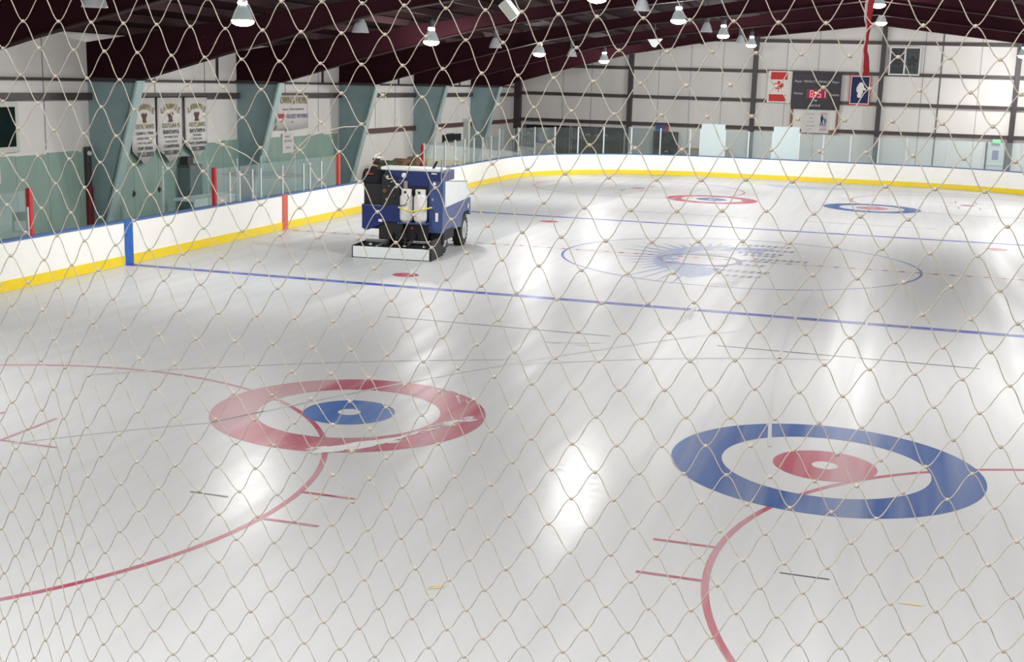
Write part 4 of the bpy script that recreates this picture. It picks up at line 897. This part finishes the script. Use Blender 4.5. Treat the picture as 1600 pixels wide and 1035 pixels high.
# ---------------------------------------------------------------- safety net in front of the seats
# knot positions (x, z in mm) row by row on the hanging plane y = -30 m
NET_ROWS=[(-37,[1517,4822,1603,4824,1689,4826,1774,4828,1859,4830,1942,4830,2023,4830,2103,4828,2183,4826,2263,4824,2344,4821,2425,4819,2507,4816,2588,4813,2667,4810,2743,4808,2817,4806,2889,4805,2960,4803,3032,4800,3106,4797,3181,4793,3257,4790,3335,4787,3414,4784,3494,4783,3575,4782,3656,4782,3738,4783,3819,4783,3900,4783,3981,4784]),
(-36,[1558,4768,1644,4770,1730,4772,1814,4774,1898,4775,1980,4775,2060,4773,2139,4771,2219,4769,2299,4766,2381,4764,2464,4762,2546,4759,2627,4756,2705,4753,2780,4751,2852,4750,2923,4748,2995,4746,3069,4743,3144,4740,3221,4737,3298,4734,3376,4731,3456,4730,3536,4729,3617,4729,3698,4729,3779,4729,3860,4729,3941,4729,4021,4729]),
(-37,[1514,4712,1599,4714,1685,4716,1770,4717,1854,4719,1937,4719,2017,4718,2096,4717,2175,4714,2255,4711,2337,4709,2420,4707,2503,4705,2585,4702,2666,4699,2743,4697,2815,4695,2886,4693,2956,4691,3030,4688,3106,4686,3184,4683,3261,4681,3338,4678,3417,4677,3497,4675,3578,4675,3659,4675,3740,4675,3820,4675,3900,4675,3981,4675]),
(-36,[1555,4658,1640,4660,1726,4661,1811,4663,1894,4664,1974,4663,2054,4662,2132,4660,2211,4657,2292,4654,2375,4652,2459,4651,2543,4648,2625,4645,2705,4642,2779,4640,2850,4638,2919,4636,2991,4634,3068,4632,3146,4629,3224,4627,3301,4625,3380,4624,3459,4622,3539,4621,3620,4621,3701,4621,3781,4621,3861,4621,3940,4620,4020,4620]),
(-37,[1510,4602,1596,4604,1681,4605,1766,4607,1851,4608,1932,4608,2011,4607,2089,4605,2167,4602,2247,4599,2330,4597,2414,4596,2499,4594,2584,4592,2665,4589,2742,4585,2814,4583,2882,4581,2952,4579,3027,4576,3108,4575,3187,4573,3264,4571,3342,4570,3421,4569,3501,4568,3581,4568,3662,4568,3742,4567,3821,4567,3901,4566,3980,4565]),
(-36,[1552,4548,1636,4549,1721,4551,1807,4552,1890,4552,1968,4552,2046,4551,2124,4548,2201,4544,2284,4542,2368,4540,2455,4540,2539,4538,2623,4535,2704,4531,2779,4529,2847,4527,2914,4524,2984,4521,3067,4520,3149,4518,3226,4517,3303,4516,3383,4516,3462,4515,3541,4514,3623,4514,3703,4514,3782,4513,3861,4512,3940,4511,4019,4510]),
(-37,[1508,4493,1593,4494,1677,4495,1763,4496,1848,4497,1926,4496,2003,4495,2082,4494,2161,4491,2242,4488,2326,4486,2410,4484,2496,4483,2585,4482,2666,4480,2743,4475,2813,4472,2880,4470,2949,4466,3026,4463,3112,4463,3192,4464,3268,4464,3345,4463,3426,4462,3506,4462,3588,4462,3666,4461,3743,4460,3822,4458,3901,4457,3980,4456]),
(-36,[1550,4439,1633,4440,1716,4440,1803,4442,1885,4440,1958,4439,2036,4438,2116,4434,2193,4432,2277,4430,2361,4428,2450,4426,2536,4426,2619,4426,2698,4422,2773,4416,2841,4414,2908,4411,2981,4407,3067,4406,3149,4405,3227,4408,3307,4408,3387,4408,3464,4408,3545,4408,3625,4407,3703,4406,3782,4405,3861,4403,3940,4402,4019,4401]),
(-37,[1507,4385,1591,4385,1675,4385,1760,4387,1843,4386,1917,4384,1993,4383,2073,4380,2150,4377,2233,4375,2318,4373,2404,4371,2492,4371,2578,4370,2657,4369,2737,4364,2806,4360,2873,4357,2943,4353,3022,4350,3108,4351,3190,4351,3268,4355,3348,4353,3427,4354,3506,4355,3586,4354,3665,4353,3743,4351,3822,4350,3900,4348,3979,4346]),
(-36,[1549,4331,1632,4331,1717,4331,1801,4330,1877,4328,1949,4327,2026,4324,2105,4321,2186,4319,2272,4317,2357,4315,2446,4314,2532,4314,2614,4313,2692,4311,2767,4306,2836,4301,2904,4296,2980,4293,3064,4291,3149,4292,3228,4296,3306,4298,3389,4299,3467,4301,3544,4299,3625,4298,3705,4297,3783,4296,3861,4294,3939,4292,4018,4291]),
(-37,[1507,4277,1590,4277,1673,4276,1753,4276,1836,4275,1905,4271,1980,4269,2060,4266,2140,4263,2223,4261,2309,4259,2396,4258,2483,4259,2569,4258,2647,4258,2726,4254,2797,4251,2865,4244,2937,4239,3019,4236,3106,4236,3187,4239,3266,4244,3347,4245,3426,4246,3504,4245,3584,4245,3663,4245,3743,4243,3822,4241,3900,4239,3978,4237]),
(-36,[1549,4223,1632,4222,1713,4221,1796,4220,1868,4217,1939,4213,2016,4211,2095,4207,2174,4205,2262,4202,2350,4201,2438,4201,2526,4203,2607,4201,2685,4200,2759,4195,2829,4190,2900,4184,2977,4179,3063,4179,3147,4182,3228,4187,3306,4191,3388,4191,3467,4191,3546,4191,3624,4190,3704,4189,3782,4187,3860,4185,3938,4183,4017,4181]),
(-37,[1508,4171,1591,4169,1673,4168,1757,4167,1833,4164,1899,4159,1973,4155,2050,4151,2130,4148,2216,4147,2304,4145,2392,4144,2481,4147,2565,4147,2643,4146,2720,4142,2794,4135,2862,4127,2937,4123,3021,4121,3106,4124,3189,4130,3268,4135,3349,4137,3429,4137,3507,4137,3586,4135,3663,4136,3743,4133,3821,4131,3899,4129,3977,4127]),
(-36,[1550,4117,1632,4115,1714,4113,1795,4110,1863,4104,1931,4098,2008,4095,2087,4091,2170,4089,2260,4089,2347,4086,2434,4088,2523,4092,2606,4090,2682,4086,2754,4081,2825,4073,2897,4067,2979,4064,3065,4064,3148,4070,3230,4077,3309,4081,3394,4082,3470,4082,3548,4081,3626,4080,3705,4079,3781,4078,3859,4075,3937,4073,4016,4070]),
(-37,[1510,4064,1591,4062,1673,4059,1753,4056,1827,4053,1891,4046,1964,4041,2042,4036,2121,4032,2211,4031,2299,4030,2388,4033,2475,4034,2561,4036,2642,4033,2715,4028,2786,4021,2856,4012,2935,4007,3019,4005,3105,4011,3188,4018,3268,4024,3349,4028,3428,4028,3507,4028,3584,4026,3663,4025,3739,4024,3818,4022,3897,4019,3977,4016]),
(-36,[1551,4010,1632,4007,1712,4003,1793,3999,1859,3992,1922,3985,1998,3980,2076,3974,2163,3972,2254,3974,2343,3978,2430,3976,2517,3979,2599,3977,2677,3973,2747,3966,2822,3958,2894,3951,2978,3949,3063,3952,3146,3959,3228,3966,3307,3972,3389,3974,3466,3974,3543,3972,3623,3971,3701,3970,3778,3968,3857,3965,3937,3962,4016,3960]),
(-37,[1512,3959,1592,3955,1671,3951,1752,3947,1824,3942,1886,3933,1957,3926,2034,3919,2116,3915,2207,3916,2296,3918,2384,3921,2472,3923,2558,3923,2635,3920,2709,3914,2780,3906,2855,3898,2935,3893,3018,3894,3105,3899,3187,3907,3268,3915,3347,3919,3426,3920,3504,3919,3581,3918,3660,3917,3738,3914,3817,3911,3896,3909,3977,3906]),
(-36,[1553,3904,1632,3899,1709,3894,1787,3890,1851,3880,1911,3872,1987,3865,2067,3859,2155,3857,2246,3860,2334,3863,2424,3865,2511,3868,2591,3867,2668,3861,2740,3854,2815,3845,2890,3838,2974,3837,3058,3841,3143,3848,3226,3856,3306,3864,3386,3865,3462,3865,3539,3864,3618,3862,3694,3860,3775,3858,3856,3855,3937,3852,4017,3850]),
(-37,[1515,3854,1593,3848,1670,3843,1749,3839,1817,3830,1875,3820,1945,3812,2024,3804,2107,3799,2198,3802,2288,3807,2377,3809,2466,3814,2550,3814,2628,3808,2701,3802,2773,3794,2849,3786,2932,3782,3016,3784,3102,3790,3185,3799,3266,3806,3346,3811,3425,3811,3500,3811,3578,3810,3656,3807,3734,3805,3815,3801,3896,3799,3977,3796]),
(-36,[1555,3799,1632,3792,1707,3786,1784,3780,1845,3770,1903,3758,1979,3750,2061,3743,2150,3743,2242,3749,2331,3754,2418,3755,2506,3759,2586,3756,2663,3749,2735,3743,2809,3733,2890,3727,2972,3726,3058,3732,3143,3739,3225,3748,3306,3756,3384,3756,3461,3757,3537,3755,3615,3753,3693,3751,3774,3747,3856,3745,3937,3743,4018,3740]),
(-37,[1519,3750,1595,3743,1671,3735,1749,3730,1816,3720,1872,3707,1939,3697,2019,3689,2105,3686,2199,3689,2287,3696,2379,3699,2466,3705,2549,3705,2625,3698,2697,3692,2773,3681,2853,3674,2933,3670,3019,3675,3104,3683,3188,3691,3267,3697,3346,3702,3426,3703,3500,3703,3580,3701,3656,3699,3735,3696,3816,3692,3897,3690,3978,3687]),
(-36,[1559,3695,1633,3687,1709,3680,1786,3671,1840,3658,1896,3644,1973,3634,2060,3630,2149,3632,2243,3639,2330,3644,2417,3646,2506,3651,2583,3647,2659,3639,2733,3628,2810,3622,2891,3616,2975,3617,3058,3625,3144,3634,3224,3640,3308,3646,3386,3649,3460,3650,3539,3648,3617,3647,3694,3643,3776,3640,3858,3637,3939,3634,4019,3631]),
(-37,[1525,3647,1598,3639,1670,3631,1746,3624,1810,3610,1862,3594,1927,3581,2011,3575,2100,3575,2196,3582,2285,3588,2372,3589,2462,3594,2544,3596,2617,3589,2694,3579,2768,3570,2850,3564,2932,3561,3016,3566,3100,3576,3184,3585,3263,3590,3345,3595,3423,3597,3499,3597,3578,3595,3655,3592,3735,3589,3818,3585,3899,3581,3979,3578]),
(-36,[1564,3591,1637,3583,1712,3574,1785,3563,1834,3546,1890,3530,1969,3520,2058,3519,2152,3524,2246,3532,2334,3535,2422,3537,2506,3541,2582,3538,2660,3529,2732,3519,2808,3511,2893,3508,2979,3510,3059,3518,3147,3528,3227,3535,3309,3540,3384,3543,3461,3544,3537,3543,3618,3541,3696,3536,3780,3533,3859,3530,3940,3526,4020,3523]),
(-37,[1532,3544,1604,3535,1676,3525,1752,3516,1810,3501,1855,3481,1923,3468,2009,3463,2101,3466,2197,3475,2287,3481,2373,3482,2460,3485,2541,3486,2616,3480,2692,3470,2770,3460,2848,3454,2934,3455,3018,3461,3101,3470,3183,3479,3265,3485,3344,3490,3421,3490,3498,3492,3577,3489,3656,3486,3739,3481,3819,3478,3899,3474,3980,3471]),
(-36,[1571,3487,1643,3478,1716,3469,1782,3456,1829,3436,1881,3416,1960,3409,2050,3408,2144,3415,2238,3424,2326,3428,2411,3429,2496,3432,2573,3427,2651,3421,2727,3410,2805,3403,2889,3400,2972,3404,3055,3413,3138,3421,3219,3429,3303,3435,3377,3437,3456,3439,3532,3438,3613,3435,3693,3430,3777,3426,3859,3423,3940,3419,4021,3415]),
(-37,[1538,3440,1609,3430,1681,3420,1751,3411,1805,3392,1852,3369,1921,3355,2007,3354,2099,3358,2197,3369,2285,3375,2370,3375,2456,3378,2537,3378,2612,3370,2689,3362,2767,3353,2850,3348,2935,3350,3018,3358,3101,3366,3181,3373,3261,3379,3341,3384,3420,3386,3497,3389,3576,3386,3654,3381,3736,3376,3817,3372,3899,3368,3980,3364]),
(-36,[1576,3381,1645,3371,1715,3360,1779,3345,1827,3323,1881,3305,1954,3298,2050,3300,2145,3310,2236,3320,2322,3322,2408,3323,2492,3324,2570,3321,2647,3313,2725,3303,2804,3298,2890,3297,2972,3301,3055,3310,3137,3317,3218,3323,3300,3329,3379,3332,3458,3335,3536,3334,3615,3331,3694,3326,3776,3321,3858,3317,3939,3313,4020,3309]),
(-37,[1543,3334,1611,3322,1678,3310,1742,3297,1797,3278,1849,3259,1914,3247,2000,3244,2093,3251,2187,3263,2277,3270,2362,3270,2447,3271,2528,3270,2603,3263,2684,3255,2763,3249,2846,3246,2930,3247,3013,3253,3095,3261,3177,3268,3258,3273,3338,3278,3418,3281,3497,3282,3576,3280,3655,3276,3735,3271,3817,3267,3898,3263,3980,3259]),
(-36,[1577,3274,1642,3261,1706,3248,1765,3232,1819,3214,1879,3199,1955,3191,2047,3194,2142,3205,2234,3215,2318,3218,2403,3218,2484,3217,2564,3213,2642,3206,2722,3200,2803,3196,2887,3195,2970,3199,3053,3205,3135,3212,3216,3218,3297,3223,3377,3227,3457,3229,3536,3228,3615,3226,3695,3221,3776,3217,3857,3212,3938,3208,4020,3204]),
(-37,[1544,3226,1608,3212,1671,3199,1731,3183,1788,3167,1846,3152,1916,3141,2001,3139,2094,3147,2187,3159,2274,3165,2358,3165,2441,3164,2521,3162,2600,3157,2680,3151,2761,3146,2844,3144,2927,3146,3010,3150,3092,3156,3174,3162,3255,3168,3336,3172,3416,3175,3496,3175,3576,3174,3655,3171,3735,3167,3816,3162,3898,3158,3979,3154]),
(-36,[1574,3164,1636,3150,1697,3135,1756,3120,1815,3105,1881,3093,1959,3088,2047,3091,2138,3100,2228,3108,2314,3112,2397,3111,2478,3110,2558,3106,2638,3101,2719,3097,2801,3094,2884,3094,2967,3097,3049,3102,3132,3107,3213,3112,3295,3117,3375,3120,3456,3122,3536,3122,3615,3120,3695,3116,3776,3112,3857,3108,3938,3104,4019,3099]),
(-37,[1542,3116,1602,3101,1662,3086,1722,3071,1782,3057,1846,3045,1920,3038,2002,3037,2091,3043,2181,3051,2268,3056,2352,3058,2435,3057,2516,3054,2596,3051,2677,3047,2759,3044,2841,3043,2924,3044,3007,3048,3089,3052,3171,3057,3253,3062,3334,3066,3415,3068,3495,3069,3575,3068,3655,3066,3736,3062,3816,3058,3897,3054,3978,3049]),
(-36,[1569,3053,1629,3038,1688,3023,1749,3009,1812,2997,1883,2989,1961,2985,2046,2988,2134,2994,2222,3000,2307,3003,2391,3004,2473,3002,2554,3000,2635,2996,2716,2994,2798,2992,2881,2993,2964,2995,3046,2998,3129,3002,3211,3007,3292,3011,3374,3014,3454,3016,3535,3016,3615,3014,3695,3011,3776,3008,3857,3004,3937,2999,4018,2995]),
(-37,[1538,3005,1596,2989,1654,2974,1714,2960,1778,2948,1847,2939,1922,2934,2003,2934,2089,2938,2175,2943,2262,2948,2346,2950,2429,2950,2511,2948,2592,2945,2674,2943,2756,2942,2838,2941,2921,2942,3003,2945,3086,2948,3168,2952,3250,2956,3332,2959,3413,2962,3494,2963,3575,2962,3655,2960,3736,2957,3816,2953,3897,2949,3977,2945]),
(-36,[1563,2941,1621,2926,1680,2911,1742,2898,1810,2889,1883,2883,1962,2882,2045,2884,2130,2888,2216,2892,2301,2895,2385,2896,2468,2896,2550,2894,2631,2892,2713,2890,2796,2890,2878,2890,2961,2892,3043,2895,3126,2898,3208,2902,3290,2905,3372,2908,3453,2909,3534,2910,3615,2909,3695,2906,3776,2903,3856,2899,3937,2895,4017,2890])]

def build_net():
    rows = []
    for i0, v in NET_ROWS: rows.append((i0, [Vector((v[k]/1000, v[k+1]/1000)) for k in range(0, len(v), 2)]))
    EX = 10
    def ext(i0, pts):
        dl, dr = pts[0]-pts[3], pts[-1]-pts[-4]
        L_ = [pts[0]+dl/3*k for k in range(EX, 0, -1)]; R_ = [pts[-1]+dr/3*k for k in range(1, EX+1)]
        return i0-2*EX, L_+pts+R_
    rows = [ext(*r) for r in rows]
    # repeat rows above and below by continuing the same pitch
    for k in range(12):
        i1, b = rows[1]
        rows.insert(0, (i1, [Vector((p.x, p.y+.102)) for p in b]))
        rows.append((rows[-2][0], [Vector((p.x, p.y-.102)) for p in rows[-2][1]]))
    return rows
rows = build_net()
net = thing('safety_net', 'pale knotted twine safety net hanging across the whole foreground', 'net', (2.75, -30.0, 3.85))
OX, OZ = 2.75, 3.85
def ny(x, z): return .012*math.sin(x*5.1+z*2.3)+.008*math.sin(z*9.7-x*3.1)
R_T = .00102
random.seed(3)
def twine(up, dn):
    iu, pu = up; idn, pd = dn
    seq = []
    du = {iu+2*k: p for k, p in enumerate(pu)}; dd = {idn+2*k: p for k, p in enumerate(pd)}
    keys = sorted(set(du) | set(dd)); keys = [k for k in keys]
    pts = []
    for a, b in zip(keys, keys[1:]):
        if b-a != 1: continue
        P = du.get(a) or dd.get(a); Q = du.get(b) or dd.get(b)
        if P is None or Q is None: continue
        S = 8
        for s_ in range(S):
            t_ = s_/S; e = .5-.5*math.cos(PI*t_); k_ = .10*t_+.90*e
            x = P.x+(Q.x-P.x)*t_; z = P.y+(Q.y-P.y)*k_
            pts.append((x-OX, ny(x, z), z-OZ))
        last = Q
    pts.append((last.x-OX, ny(last.x, last.y), last.y-OZ))
    bm = BM(); n = 5; rings = []
    for i, p in enumerate(pts):
        a = Vector(pts[max(i-1, 0)]); b = Vector(pts[min(i+1, len(pts)-1)]); d = (b-a).normalized(); u = Vector((0, 1, 0)); v = d.cross(u).normalized(); rr = R_T*(1+.12*math.sin(i*1.7))
        rings.append([bm.verts.new(Vector(p)+u*rr*math.cos(2*PI*k/n)+v*rr*math.sin(2*PI*k/n)) for k in range(n)])
    for a, b in zip(rings, rings[1:]):
        for k in range(n): bm.faces.new([a[k], a[(k+1) % n], b[(k+1) % n], b[k]])
    obj('twine', bm, M_TWINE, net, smooth=True)
for a, b in zip(rows, rows[1:]): twine(a, b)
for lp in ([(2.22, 4.268), (2.26, 4.258), (2.29, 4.246), (2.32, 4.228)], [(2.39, 4.25), (2.405, 4.265), (2.43, 4.288), (2.47, 4.30), (2.5, 4.308), (2.53, 4.31)]):
    bm = BM(); tube(bm, [(x-OX, -.02, z-OZ) for x, z in lp], .0012, 5); obj('loose_strand', bm, M_TWINE, net, smooth=True, label='slack spare strand')
bm = BM()
for i0, pts in rows:
    for p in pts:
        x, z = p; c = Vector((x-OX, ny(x, z)-.001, z-OZ)); r = .0038*(1+.15*random.random())
        an = random.random()
        vs = []
        for dz, rr in ((-.8, .45), (-.3, 1.), (.35, 1.), (.85, .4)):
            vs.append([bm.verts.new(c+Vector((rr*r*math.cos(an+k*PI/3), rr*r*.8*math.sin(an+k*PI/3), dz*r))) for k in range(6)])
        for a, b in zip(vs, vs[1:]):
            for k in range(6): bm.faces.new([a[k], a[(k+1) % 6], b[(k+1) % 6], b[k]])
        bm.faces.new(vs[0][::-1]); bm.faces.new(vs[-1])
obj('knots', bm, M_KNOT, net, smooth=True, kind='stuff')
